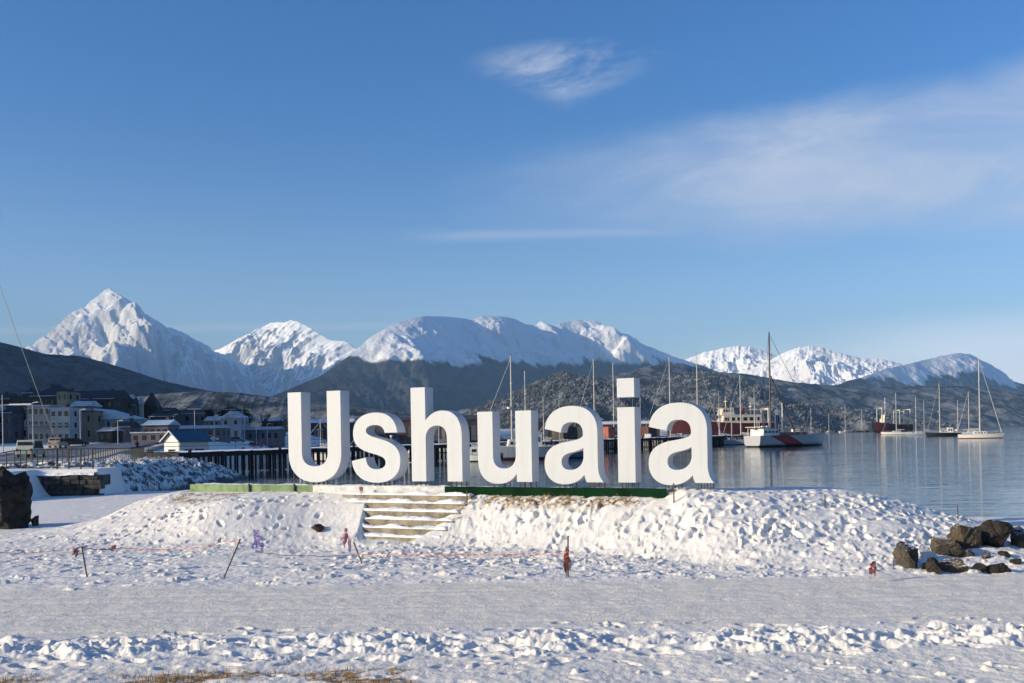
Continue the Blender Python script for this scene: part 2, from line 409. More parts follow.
    z0 = ground_z(X, Y); z = z0 + (z - z0) * (1 - .62 * sst(Y, Yc - 1.6, Yc - .2) * sst(Y, 22, 23))
    # bare earth and dead grass
    s = X * CS - Y * SN; q = X * SN + Y * CS - SD
    gn = fbm(X * 1.3, Y * 1.8, 4, 31); gn2 = fbm(X * 5, Y * 5, 3, 33)
    e1 = (1 - sst(Y + .12 * gn2 + .10 * gn, 12.22, 12.34)) * sst(gn + .35 * np.sin(X * 3.1 + 1.0) + .3 * gn2, -.12, 0.12) * sst(X, -4.95, -4.7) * (1 - sst(X, -1.5, -.9))
    e1 = e1 + (1 - sst(Y + .2 * gn2, 12.45, 12.75)) * sst(gn2 + gn, .0, .4) * (1 - sst(X, -5.9, -5.5)) * .6 + .35 * (1 - sst(Y + .2 * gn2, 12.2, 12.5)) * sst(gn, -.2, .3) * (1 - sst(X, -5.0, -4.7))
    e2 = sst(q, -1.0, -.55) * (1 - sst(q, -.2, -.1)) * sst(gn + .6 * gn2, -.4, .0) * sst(s, -12.9, -12.6) * (1 - sst(s, -8.2, -7.6))
    e3 = sst(q, -1.9, -1.4) * (1 - sst(q, -.6, -.4)) * sst(gn + .6 * gn2, -.3, .1) * sst(s, -24.0, -23.6) * (1 - sst(s, -21.4, -21.0)) * .8
    e4 = sst(s, STEP_S1 - .05, STEP_S1 + .1) * (1 - sst(s, STEP_S1 + .4, STEP_S1 + .6)) * sst(q, -1.7, -1.2) * (1 - sst(q, -.3, -.1)) * sst(gn2 + gn, -.1, .3)
    earth = np.clip(e1 + e2 + e3 + e4, 0, 1)
    o = grid_object('snowy_ground', np.stack([X, Y, z], -1), M_SNOW, attrs={'packed': packed, 'earth': earth, 'rock': np.zeros_like(z)})
    tag(o, kind='structure')
    return X, Y, z, earth
GX, GY, GZ, GEARTH = near_ground()
_us = GX[0] / GY[0]; _Ys = GY[:, 0]
def gz(x, y):
    """height of the finished snow surface"""
    r = min(max(np.searchsorted(_Ys, y), 0), len(_Ys) - 1); c = min(max(np.searchsorted(_us, x / y), 0), len(_us) - 1)
    return float(GZ[r, c])
def gpt(px, py):
    """where the line of sight through a picture point meets the snow"""
    u, v = ray(px, py)
    for Y in _Ys:
        if CAMZ + v * Y <= gz(u * Y, Y): return Vector((u * Y, Y, gz(u * Y, Y)))
    return Vector((u * 50, 50, .5))

# ------------------------------------------------------------------ town shore
_sy = np.array([50, 58, 88, 95, 108, 130, 160, 200, 250, 330, 400, 600, 900, 1050, 1150, 1300, 1500.])
_sx = np.array([-22.6, -22.6, -23.0, -25, -34, -45, -55, -62, -68, -75, -74, -70, -40, 60, 240, 300, 300.])
def town_z(X, Y):
    X = np.asarray(X, float); Y = np.asarray(Y, float)
    d = np.interp(Y, _sy, _sx) + 0.8 * vn(Y * .15, Y * 0, 8) - X
    zin = 2.0 + 0.012 * np.clip(np.minimum(Y, 420) - 120, 0, None) + .006 * np.clip(Y - 420, 0, None) - .3 * sst(Y, 60, 100) * (1 - sst(Y, 105, 125))
    w = np.interp(Y, [50, 60, 100, 130, 200, 400, 1000, 1300], [3.0, 4.0, 9.5, 9, 14, 18, 30, 60])
    t = np.clip((d + 0.8) / w, 0, 1)
    return -1.0 + (zin + 1.0) * (1 - (1 - t) ** 1.7)
def town_ground():
    us = np.concatenate([np.linspace(-1.1, -.56, 60, endpoint=False), np.linspace(-.56, -.16, 460, endpoint=False), np.linspace(-.16, .9, 150)])
    Ys = np.geomspace(57.0, 1500, 520)
    X = us[None, :] * Ys[:, None]; Y = np.repeat(Ys[:, None], len(us), 1)
    z = town_z(X, Y)
    d = np.interp(Y, _sy, _sx) - X
    bank = (1 - sst(d, 8, 12)) * (1 - sst(Y, 100, 125))
    rough = fbm(X * .9, Y * .9, 4, 51); rr = ridged(X * .8, Y * .8, 3, 53)
    z = z + bank * (0.22 * rough + .18 * rr) + .05 * fbm(X * .2, Y * .2, 3, 52)
    rock = bank * sst(fbm(X * 1.7, Y * 1.0, 5, 54, .65) + .12, .05, .25) * .95
    rock = np.clip(rock + (1 - sst(z, 0.15, 0.5)) * sst(z, -1, -.9), 0, 1)
    packed = .25 * np.ones_like(z)
    tag(grid_object('shore_ground', np.stack([X, Y, z], -1), M_SNOW, attrs={'packed': packed, 'earth': np.zeros_like(z), 'rock': rock}), kind='structure')
town_ground()

def road():
    m, g, bs = new_mat('winter_asphalt')
    tc = g.n('ShaderNodeTexCoord').outputs['Object']
    n = g.noise(tc, .5, 6, .65)
    setin(g, bs, Base_Color=g.mix(g.sstep(n, .45, .65), (.05, .05, .055), (.30, .31, .33)), Roughness=.6)
    pts = [(-41, 57.5), (-46, 85), (-55, 115), (-69, 165), (-86, 230), (-95, 300)]
    def strip(name, off0, off1, dz, mat, thick=0.0):
        P = []
        ys = np.linspace(57.5, 300, 120); xs = np.interp(ys, [p[1] for p in pts], [p[0] for p in pts])
        for x, y in zip(xs, ys):
            row = [(x + o, y, float(max(town_z(x + off0, y), town_z(x + off1, y))) + dz) for o in np.linspace(off0, off1, 4)]
            P.append(row)
        P = np.array(P)
        if thick:
            lo = P.copy(); lo[:, :, 2] -= thick
            P = np.concatenate([lo[:, :1], P, lo[:, -1:]], 1)
        return tag(grid_object(name, P, mat, smooth=False), kind='structure')
    strip('road', -6, 6, .06, m)
    kerb = paint('kerb_concrete', (.50, .45, .36), .8, .3, 1.0)
    strip('pavement', 6.05, 8.2, .20, kerb, .4)
    strip('pavement', -8.2, -6.05, .20, kerb, .4)
road()

# ------------------------------------------------------------------ water
def water():
    m, g, bs = new_mat('sea_water')
    tc = g.n('ShaderNodeTexCoord').outputs['Object']
    mp = g.n('ShaderNodeMapping', {'Vector': tc, 'Scale': (0.25, 1.0, 1.0)}).outputs[0]
    a = g.noise(mp, .9, 3, .5, .3); b = g.noise(tc, .035, 3, .5); c = g.noise(mp, 4.0, 2, .5)
    calm = g.sstep(b, .35, .62)
    h = g.m('ADD', g.m('MULTIPLY', a, g.m('ADD', .25, g.m('MULTIPLY', calm, .75))), g.m('MULTIPLY', c, .12))
    bmp = g.n('ShaderNodeBump', {'Strength': 1.0, 'Distance': 0.07, 'Height': h})
    setin(g, bs, Base_Color=(.012, .024, .034), Roughness=.06, IOR=1.333, Normal=bmp.outputs[0])
    o = MB(); o.add([(-9000, -2000, 0), (16000, -2000, 0), (16000, 15000, 0), (-9000, 15000, 0)], [(0, 1, 2, 3)])
    tag(o.build('sea', m), kind='structure')
    s = MB(); s.add([(-9000, -2000, -3), (16000, -2000, -3), (16000, 15000, -3), (-9000, 15000, -3)], [(0, 1, 2, 3)])
    tag(s.build('seabed', paint('seabed_mud', (.05, .05, .045), .9)), kind='structure')
water()
# ------------------------------------------------------------------ mountains
def mountain_mat():
    m, g, bs = new_mat('mountain_snow_and_forest')
    tc = g.n('ShaderNodeTexCoord').outputs['Object']
    snow, rock, dust = g.attr('snow'), g.attr('rock'), g.attr('dust')
    n = g.noise(tc, .012, 6, .65); n2 = g.noise(tc, .05, 5, .65)
    forest = g.mix(n2, (.010, .013, .014), (.028, .028, .027))
    forest = g.mix(g.m('MULTIPLY', dust, g.sstep(g.m('ADD', n, g.m('MULTIPLY', n2, .35)), .55, .80)), forest, (.55, .57, .60))
    stone = g.mix(n2, (.030, .034, .042), (.085, .09, .10))
    white = g.mix(n, (.90, .90, .90), (.94, .94, .935))
    c = g.mix(snow, forest, g.mix(rock, white, stone))
    bmp = g.n('ShaderNodeBump', {'Strength': .6, 'Distance': 14.0, 'Height': n2})
    setin(g, bs, Base_Color=c, Roughness=.85, Normal=bmp.outputs[0])
    bs.inputs['Specular IOR Level'].default_value = 0.1
    return m
M_MOUNT = mountain_mat()

def mountain(name, sil, Y0, Y1, face, wf, wb, treeline, amp=.16, lam=900., seed=0, p=1.35, rockamt=.5, dust=.3, crag=.6,
             spurs=(), nx=560, nf=170, nb=40, tl_noise=90.):
    """a ridge: crest through the outline at its real distance, slopes falling wf metres in front and wb behind;
    'face' is the compass turn (degrees, + = to the right) of the front slope from straight at the viewer"""
    sx = np.array([a for a, b in sil], float); sy = np.array([b for a, b in sil], float)
    xs = np.linspace(sx[0], sx[-1], nx)
    ys = np.interp(xs, sx, sy)
    ys = np.convolve(np.pad(ys, 2, 'edge'), np.ones(3) / 3, 'same')[2:-2]
    ys = ys + crag * (fbm(xs * .16, xs * 0 + seed, 4, seed + 90) - .1)
    k = (xs - xs[0]) / (xs[-1] - xs[0]); Yd = Y0 + (Y1 - Y0) * k
    uv = np.array([ray(a, b) for a, b in zip(xs, ys)])
    cx_, cy_, cz_ = uv[:, 0] * Yd, Yd, np.maximum(CAMZ + uv[:, 1] * Yd, 4.0)
    fa = math.radians(face); fd = np.array([math.sin(fa), -math.cos(fa)])
    along = np.concatenate([[0], np.cumsum(np.hypot(np.diff(cx_), np.diff(cy_)))])
    tf = np.linspace(0, 1, nf) ** 1.25; tb = np.linspace(1, 0, nb, endpoint=False) ** 1.25
    t = np.concatenate([-tb, tf])[:, None]; at_ = np.abs(t)
    off = np.where(t >= 0, t * wf, t * wb)
    X = cx_[None] + off * fd[0]; Y = cy_[None] + off * fd[1]
    base = -15.0
    A = along[None] + 0 * t; D = at_ * wf + 0 * A
    warp = 160 * fbm(A / 1500, D / 1500, 3, seed + 3)
    r = ridged((A + warp) / lam, (D + .5 * warp) / (lam * 2.6), 5, seed + 11, .55) - .42
    r2 = ridged((A + warp * .5) / (lam * .36), D / (lam * .8), 4, seed + 15, .6) - .45
    q_ = amp * (4.6 * r + 1.3 * r2) + .20 * fbm(X / 160, Y / 160, 4, seed + 21)
    for sc, w, h, tmax in spurs:          # ribs running down from a summit: steep on the left, long on the right
        a0 = np.interp(sc, xs, along); e = (A - a0 - 60 * fbm(D / 200, D * 0 + sc, 3, seed)) / w
        tri = np.where(e < 0, np.clip(1 + e * 2.2, 0, 1), np.clip(1 - e * .55, 0, 1))
        q_ = q_ + tri * h * (1 - sst(at_, tmax * .5, tmax)) * (t > 0)
    # every slope starts at the crest; relief bends how fast it falls
    z = base + (cz_[None] - base) * (1 - at_) ** (p * np.exp(-np.clip(q_, -1.2, 1.6)))
    z = z + fbm(X / 70, Y / 70, 4, seed + 22) * .012 * cz_[None] * np.clip(at_ * 7, 0, 1) * (1 - at_)
    # snow above the trees; rock where it is steep
    gyx = np.gradient(z, axis=1) / np.maximum(np.gradient(A, axis=1), 1)
    gyt = np.gradient(z, axis=0) / np.maximum(np.abs(np.gradient(off + 0 * A, axis=0)), 1)
    steep = np.hypot(gyx, gyt)
    tl = treeline(xs, Yd)[None] if callable(treeline) else treeline
    tn = tl_noise * fbm(A / 420, D / 420, 5, seed + 31, .6)
    snow = sst(z + tn - tl, -12, 28)
    rk = rockamt * sst(np.abs(gyx) * .9 + .35 * steep + .75 * fbm(A / 170, D / 420, 5, seed + 41, .6) + .3 * fbm(X / 60, Y / 60, 3, seed + 43), 1.05, 1.5)
    P = np.stack([X, Y, np.maximum(z, base)], -1)
    o = grid_object(name, P, M_MOUNT, attrs={'snow': snow, 'rock': rk, 'dust': np.full_like(z, dust)})
    tag(o, kind='structure'); return P, nb

def alt(px, py, Y):      # altitude seen at a picture point at a distance
    return CAMZ + ray(px, py)[1] * Y

# the sharp peak on the left, mostly in shade
mountain('mountain', [(-120, 372), (-60, 362), (-10, 354), (20, 350), (30, 346), (45, 336), (62, 322), (70, 314), (85, 306), (98, 296), (104, 291), (109, 288), (116, 293),
    (124, 302), (136, 312), (150, 317), (165, 326), (180, 331), (195, 343), (210, 350), (230, 357), (250, 368), (270, 382), (300, 398), (330, 412)],
    8600, 11900, 60, 1250, 1500, 330, amp=.27, lam=480, seed=100, p=1.15, rockamt=.36, crag=1.6, spurs=((62, 500, .55, .9), (108, 600, .45, .8), (160, 500, .4, .8)))
# the lit pyramid behind
mountain('mountain', [(180, 366), (205, 354), (222, 348), (240, 338), (258, 330), (270, 323), (285, 322), (292, 320), (300, 323), (310, 328), (322, 336), (333, 341),
    (345, 341), (352, 346), (362, 353), (380, 366), (400, 385), (430, 400)],
    12800, 10800, -52, 2000, 1500, 420, amp=.20, lam=520, seed=200, p=1.2, rockamt=.5, crag=.9)
# the long white ridge in the middle
mountain('mountain', [(235, 412), (262, 401), (290, 389), (320, 376), (340, 364), (352, 353), (362, 345), (372, 336), (385, 329), (398, 323), (412, 318), (425, 316), (445, 316.5), (462, 318),
    (470, 320), (480, 316.5), (490, 316), (505, 316.5), (515, 319), (525, 324), (535, 325.5), (541, 321), (548, 324), (553, 326), (565, 322), (577, 320), (590, 320),
    (598, 322), (610, 329), (625, 336), (640, 343), (655, 349), (675, 357), (700, 365), (730, 376), (770, 390), (810, 404), (850, 416)],
    6000, 10800, 54, 950, 1300, lambda x, Y: Y * np.interp(x, [235, 300, 340, 360, 400, 450, 560, 660, 850], [80, 80, 78, 74, 70, 70, 68, 66, 64]) / F,
    amp=.085, lam=620, seed=300, p=1.2, rockamt=.2, crag=.35, dust=.07, tl_noise=75, spurs=((372, 420, .6, .7), (482, 330, .6, .25), (541, 300, .6, .25), (588, 620, 1.15, .75)), nx=760, nf=220)
# lit summits on the right
mountain('mountain', [(640, 372), (665, 364), (690, 358), (705, 352), (720, 349), (735, 346), (750, 347), (760, 350), (775, 355), (790, 362), (800, 368), (820, 378), (850, 392), (890, 408)],
    10800, 10000, -15, 2000, 1500, 330, amp=.22, lam=480, seed=400, p=1.2, rockamt=.35, crag=.8)
mountain('mountain', [(745, 372), (770, 360), (785, 352), (800, 347), (815, 346), (830, 350), (845, 354), (860, 358), (880, 359), (895, 362), (905, 365), (920, 370), (950, 382), (990, 398)],
    9600, 9000, -20, 2000, 1500, 330, amp=.20, lam=480, seed=500, p=1.2, rockamt=.3, crag=.7)
mountain('mountain', [(860, 378), (885, 369), (900, 366), (920, 361), (940, 356), (958, 353), (970, 354), (985, 363), (1000, 374), (1012, 381), (1030, 386), (1060, 391), (1120, 398), (1200, 408), (1300, 416)],
    8200, 13000, 82, 750, 1500, 420, amp=.12, lam=700, seed=600, p=1.2, rockamt=.2, crag=.4, spurs=((935, 700, .9, .6),))
# forested foothills
mountain('forested_hill', [(520, 400), (600, 378), (650, 366), (680, 363), (714, 372), (747, 374), (791, 382), (824, 385), (881, 387), (930, 386), (965, 386), (1024, 392), (1080, 390), (1160, 384), (1260, 378), (1400, 374)],
    4000, 6800, 50, 700, 1200, 2000, amp=.20, lam=600, seed=700, p=1.1, crag=.5, dust=.30)
mountain('forested_hill', [(-500, 250), (-300, 288), (-150, 318), (-60, 334), (0, 342), (20, 347), (45, 354), (80, 356), (100, 361), (130, 370), (160, 380), (190, 387), (215, 392), (250, 398), (290, 404), (330, 410), (400, 418)],
    2500, 3700, 35, 700, 900, 2000, amp=.16, lam=500, seed=800, p=1.1, crag=.4, dust=.12)
mountain('forested_hill', [(90, 408), (130, 398), (160, 394), (200, 391), (240, 393), (280, 398), (330, 404), (400, 412), (470, 420)],
    1900, 2100, 10, 500, 500, 2000, amp=.12, lam=250, seed=900, p=1.0, crag=.5, dust=.30)

# unseen range and hillside added beyond the left edge to shade slopes and town
def shading_range(name, pts, wid, seed, rough=.25):
    n = 160; k = np.linspace(0, 1, n); kk = np.linspace(0, 1, len(pts))
    cx = np.interp(k, kk, [p[0] for p in pts]); cy = np.interp(k, kk, [p[1] for p in pts]); cz = np.interp(k, kk, [p[2] for p in pts])
    t = np.linspace(-1, 1, 60)[:, None]
    dx, dy = np.gradient(cx), np.gradient(cy); l = np.hypot(dx, dy); nx, ny = dy / l, -dx / l
    X = cx[None] + t * wid * nx[None]; Y = cy[None] + t * wid * ny[None]
    z = cz[None] * (1 - np.abs(t)) ** 1.1 * (1 + rough * fbm(X / 300, Y / 300, 4, seed)) * np.clip(np.minimum(k, 1 - k) * 30, 0, 1)[None]
    sn = sst(z, 520, 640)
    tag(grid_object(name, np.stack([X, Y, z - 8], -1), M_MOUNT, attrs={'snow': sn, 'rock': 0 * z, 'dust': .4 + 0 * z}), kind='structure')
shading_range('mountain', [(-2300, 1500, 700), (-2700, 2000, 900), (-3700, 3400, 1150), (-5200, 5200, 1250), (-6300, 6800, 1100)], 900, 1001)  # out of view, added to throw shade over the forested slopes
shading_range('shading_hill', [(-490, 32, 130), (-525, 100, 172), (-545, 170, 176), (-570, 330, 176), (-640, 500, 160), (-720, 700, 150), (-1000, 1200, 160)], 110, 1002, .05)  # out of view, added and sized so its shadow covers the town

# frosted scrub woods on the low headland across the harbour
def frosted_woods():
    pts = []
    rng = np.random.RandomState(3)
    for sil, Y0, Y1, seed in (
        ([(440, 424), (470, 414), (490, 402), (510, 396), (530, 386), (545, 378), (562, 373), (580, 377), (600, 379), (625, 388), (655, 398), (690, 412), (720, 422)], 2700, 3100, 31),
        ([(600, 412), (635, 394), (660, 382), (680, 374), (700, 372), (722, 375), (745, 384), (775, 395), (805, 404), (840, 413), (870, 420)], 3100, 3600, 32)):
        P, nb = mountain('scrub_hill', sil, Y0, Y1, 12, 720, 420, 2000, amp=.20, lam=240, seed=seed, p=.9, crag=.8, dust=.3, nx=240, nf=80, nb=12)
        Q = P[nb - 1:].reshape(-1, 3); Q = Q[Q[:, 2] > 1.5]
        pts.append(Q[rng.choice(len(Q), 9500)])
    pts = np.concatenate(pts); pts[:, :2] += rng.normal(0, 2.5, (len(pts), 2))
    bm = bmesh.new(); bmesh.ops.create_icosphere(bm, subdivisions=1, radius=1.0)
    bv = np.array([v.co for v in bm.verts]); bf = np.array([[v.index for v in f.verts] for f in bm.faces]); bm.free()
    n = len(pts); w = rng.uniform(1.4, 3.6, n) * rng.choice([.6, 1, 1.2], n); h = w * rng.uniform(.8, 1.5, n)
    V = bv[None] * (1 + rng.normal(0, .30, (n, len(bv), 1))) * np.stack([w, w, h], -1)[:, None] + pts[:, None] + np.stack([0 * h, 0 * h, h * .55], -1)[:, None]
    Fc = bf[None] + (np.arange(n) * len(bv))[:, None, None]
    me = bpy.data.meshes.new('frosted_woods'); me.from_pydata(V.reshape(-1, 3).tolist(), [], Fc.reshape(-1, 3).tolist())
    a = me.attributes.new('frost', 'FLOAT', 'POINT')
    fr = np.clip(.30 + 1.0 * fbm(pts[:, 0] / 45, pts[:, 1] / 45, 3, 61) + rng.normal(0, .10, n), 0, 1)
    a.data.foreach_set('value', np.repeat(fr, len(bv)).astype(np.float32))
    m, g, bs = new_mat('frosted_twigs')
    tc = g.n('ShaderNodeTexCoord').outputs['Object']
    nz = g.noise(tc, .9, 4, .7)
    f = g.sstep(g.m('ADD', g.attr('frost'), g.m('MULTIPLY', g.m('SUBTRACT', nz, .5), .9)), .25, 1.0)
    setin(g, bs, Base_Color=g.mix(f, (.055, .062, .067), (.18, .195, .215)), Roughness=.9)
    me.materials.append(m)
    tag(link(bpy.data.objects.new('frosted_woods', me)), 'frost covered scrub woods on the low headland behind the masts', 'woods', kind='stuff')
frosted_woods()
# ------------------------------------------------------------------ the word
def bez(p0, c1, c2, p1, n=14):
    out = []
    for i in range(1, n + 1):
        t = i / n; a = (1 - t) ** 3; b = 3 * t * (1 - t) ** 2; c = 3 * t * t * (1 - t); d = t ** 3
        out.append((a * p0[0] + b * c1[0] + c * c2[0] + d * p1[0], a * p0[1] + b * c1[1] + c * c2[1] + d * p1[1]))
    return out
def outline(start, *segs):
    pts = [start]
    for s in segs:
        if len(s) == 2: pts.append(s)
        else: pts += bez(pts[-1], (s[0], s[1]), (s[2], s[3]), (s[4], s[5]))
    if math.dist(pts[0], pts[-1]) < 1e-6: pts.pop()
    return pts
GLYPH = {
 'U': [outline((0, 2.78), (0, .86), (0, .30, .38, -.05, 1.015, -.05), (1.65, -.05, 2.03, .30, 2.03, .86), (2.03, 2.78), (1.51, 2.78), (1.51, .88), (1.51, .60, 1.32, .45, 1.02, .45), (.71, .45, .53, .60, .53, .88), (.53, 2.78))],
 'h': [outline((0, 0), (.50, 0), (.50, 1.24), (.50, 1.48, .64, 1.63, .87, 1.63), (1.10, 1.63, 1.21, 1.50, 1.21, 1.24), (1.21, 0), (1.71, 0), (1.71, 1.32), (1.71, 1.80, 1.48, 2.07, 1.06, 2.07), (.84, 2.07, .65, 1.98, .50, 1.80), (.50, 2.77), (0, 2.77))],
 'u': [outline((0, 2.0), (0, .66), (0, .20, .22, -.06, .63, -.06), (.88, -.06, 1.08, .03, 1.22, .22), (1.22, 0), (1.70, 0), (1.70, 2.0), (1.20, 2.0), (1.20, .76), (1.20, .52, 1.06, .38, .84, .38), (.60, .38, .49, .52, .49, .74), (.49, 2.0))],
 'i': [outline((0, 0), (.49, 0), (.49, 2.01), (0, 2.01))],
 'dot': [outline((0, 2.27), (.49, 2.27), (.49, 2.78), (0, 2.78))],
 'a': [outline((.02, 1.47), (.07, 1.86, .36, 2.09, .82, 2.09), (1.32, 2.09, 1.58, 1.83, 1.58, 1.36), (1.58, .48), (1.58, .27, 1.63, .11, 1.75, 0), (1.25, 0), (1.21, .06, 1.19, .13, 1.18, .20), (1.04, .03, .84, -.06, .58, -.06), (.23, -.06, 0, .16, 0, .50),
        (0, .84, .20, 1.03, .62, 1.10), (.94, 1.15, 1.10, 1.18, 1.15, 1.27), (1.17, 1.52, 1.06, 1.64, .83, 1.64), (.63, 1.64, .53, 1.56, .51, 1.36)),
       outline((1.16, .93), (1.06, .87, .94, .84, .80, .81), (.61, .77, .52, .70, .52, .56), (.52, .42, .61, .34, .77, .34), (1.00, .34, 1.16, .49, 1.16, .72))],
 's': [outline((0, .61), (.05, .18, .38, -.05, .90, -.05), (1.42, -.05, 1.75, .20, 1.75, .62), (1.75, .98, 1.54, 1.14, 1.08, 1.26), (.74, 1.35, .54, 1.40, .54, 1.53), (.54, 1.63, .67, 1.69, .85, 1.69), (1.06, 1.69, 1.18, 1.61, 1.20, 1.45),
        (1.66, 1.45), (1.62, 1.85, 1.34, 2.07, .88, 2.07), (.38, 2.07, .06, 1.84, .06, 1.44), (.06, 1.10, .27, .95, .72, .84), (1.06, .76, 1.22, .71, 1.22, .56), (1.22, .44, 1.10, .36, .90, .36), (.68, .36, .54, .46, .52, .72))],
}
def glyph_mesh(name, outs, depth, mat, parent):
    cu = bpy.data.curves.new('outline_tmp', 'CURVE'); cu.dimensions = '2D'; cu.fill_mode = 'BOTH'
    bev = 0.011
    cu.extrude = depth / 2 - bev; cu.bevel_depth = bev; cu.bevel_resolution = 1; cu.offset = -bev
    for pts in outs:
        sp = cu.splines.new('POLY'); sp.points.add(len(pts) - 1)
        for p, (x, y) in zip(sp.points, pts): p.co = (x, y, 0, 1)
        sp.use_cyclic_u = True
    t = bpy.data.objects.new('outline_tmp', cu); scene.collection.objects.link(t)
    bpy.context.view_layer.update()
    me = bpy.data.meshes.new_from_object(t.evaluated_get(bpy.context.evaluated_depsgraph_get()))
    bpy.data.objects.remove(t); bpy.data.curves.remove(cu)
    # stand it up: curve x -> x, y -> z, thickness -> y
    me.transform(Matrix(((1, 0, 0, 0), (0, 0, -1, depth / 2), (0, 1, 0, 0), (0, 0, 0, 1))))
    me.name = name; me.materials.clear(); me.materials.append(mat)
    bm = bmesh.new(); bm.from_mesh(me); bmesh.ops.remove_doubles(bm, verts=bm.verts, dist=1e-4)
    bmesh.ops.recalc_face_normals(bm, faces=bm.faces); bm.to_mesh(me); bm.free()
    for p_ in me.polygons: p_.use_smooth = False
    o = bpy.data.objects.new(name, me); return link(o, parent)

def letter_mat():
    m, g, bs = new_mat('white_letter_paint')
    tc = g.n('ShaderNodeTexCoord').outputs['Object']
    st = g.n('ShaderNodeMapping', {'Vector': tc, 'Scale': (5.0, 5.0, .5)}).outputs[0]
    n = g.noise(st, 1.2, 6, .6); n2 = g.noise(tc, 1.1, 4, .6); n3 = g.noise(tc, 30, 4, .6)
    c = g.mix(g.m('MULTIPLY', g.sstep(n, .45, .75), .5), (.51, .53, .555), (.43, .44, .45))
    c = g.mix(g.m('MULTIPLY', g.sstep(n2, .5, .7), .35), c, (.545, .565, .59))
    b = g.n('ShaderNodeBump', {'Strength': .3, 'Distance': .004, 'Height': n3})
    setin(g, bs, Base_Color=c, Roughness=.55, Normal=b.outputs[0])
    return m
M_LET = letter_mat(); M_ROD = paint('dark_steel', (.05, .05, .055), .5, .3, 8, metal=.6)
LB, PT, LT = 2.165, 2.035, 0.47
def letter(ch, s0, label, rods, extra=None):
    e = empty('sign_letter', sgn(s0, 0, LB), -TH, label, 'letter', 'white letters of the big sign')
    glyph_mesh('letter_body', GLYPH[ch], LT, M_LET, e)
    for x, zb in rods:
        for y in (.08, LT - .08):
            b = MB(); b.tube((x, y, PT - LB - .03), (x, y, zb + .03), .014, n=6); b.build('rod', M_ROD, e)
    if ch == 'i':
        glyph_mesh('dot', GLYPH['dot'], LT, M_LET, e)
        for x in (.07, .42):
            for y in (.07, LT - .07):
                b = MB(); b.tube((x, y, 1.99), (x, y, 2.29), .014, n=6); b.build('rod', M_ROD, e)
letter('U', -19.97, 'large white capital U that starts the sign', [(.72, -.02), (.9, -.04), (1.08, -.04), (1.26, -.02), (1.42, .04)])
letter('s', -17.56, 'white rounded lowercase s between the capital U and the h', [(.60, 0), (.78, -.03), (.96, -.03), (1.12, -.02), (1.28, .02)])
letter('h', -15.42, 'tall white lowercase h in the sign', [(.08, 0), (.25, 0), (.42, 0), (1.29, 0), (1.46, 0), (1.63, 0)])
letter('u', -13.20, 'white lowercase u right of the tall h', [(.48, -.03), (.64, -.04), (.82, -.03), (1.28, 0), (1.46, 0), (1.64, 0)])
letter('a', -11.12, 'white lowercase a standing between the u and the i', [(.42, -.03), (.6, -.04), (.78, -.02), (1.30, 0), (1.46, 0), (1.62, 0)])
letter('i', -8.97, 'narrow white lowercase i with a square dot held on rods', [(.08, 0), (.25, 0), (.42, 0)])
letter('a', -8.12, 'white lowercase a that ends the sign', [(.42, -.03), (.6, -.04), (.78, -.02), (1.30, 0), (1.46, 0), (1.62, 0)])

# low boards and footing the letters stand on
def plinth_part(mb, s0, s1, q0, q1, z0, z1):
    c = sgn((s0 + s1) / 2, (q0 + q1) / 2, (z0 + z1) / 2); mb.box(c, (s1 - s0, q1 - q0, z1 - z0), -TH)
def s_at(px):     # position along the sign's plane under a picture column
    u = ray(px, 490)[0]; Y = (SD - .12) / (u * SN + CS); return u * Y * CS - Y * SN
M_GRL = paint('pale_green_board', (.20, .28, .14), .8, .35, 2.0, .004, spec=.15)
M_GRD = paint('dark_green_board', (.005, .026, .011), .9, .35, 2.0, .004, spec=.05)
M_CAPSNOW = paint('cap_snow', (.84, .85, .87), .8, .08, 4.0, .05, bscale=7)
def cap_snow(s0, s1, q0, q1, z, h, seed, name='snow_cap', parent=None):
    ns = int((s1 - s0) / .07) + 2; nq = max(5, int((q1 - q0) / .07) + 2)
    S, Q = np.meshgrid(np.linspace(s0, s1, ns), np.linspace(q0, q1, nq))
    e = np.minimum(np.minimum(S - s0, s1 - S), np.minimum(Q - q0, q1 - Q))
    hh = h * (.55 + .6 * fbm(S * 1.7, Q * 3, 4, seed)) * np.clip(e / .10 + .12, 0, 1) ** .5
    P = np.stack([S * CS + (SD + Q) * SN, -S * SN + (SD + Q) * CS, z + np.maximum(hh, .002)], -1)
    lo = P.copy(); lo[..., 2] = z + .002
    G = np.concatenate([lo[:1], P, lo[-1:]], 0); G = np.concatenate([np.concatenate([G[:, :1] * [1, 1, 0] + [0, 0, z + .002], G], 1), G[:, -1:] * [1, 1, 0] + [0, 0, z + .002]], 1)
    o = grid_object(name, G, M_CAPSNOW)
    if parent is not None:
        o.parent = parent; o.matrix_parent_inverse = parent.matrix_basis.inverted()
    return o
def local_child(o, e):
    o.parent = e; o.matrix_parent_inverse = e.matrix_basis.inverted(); return o
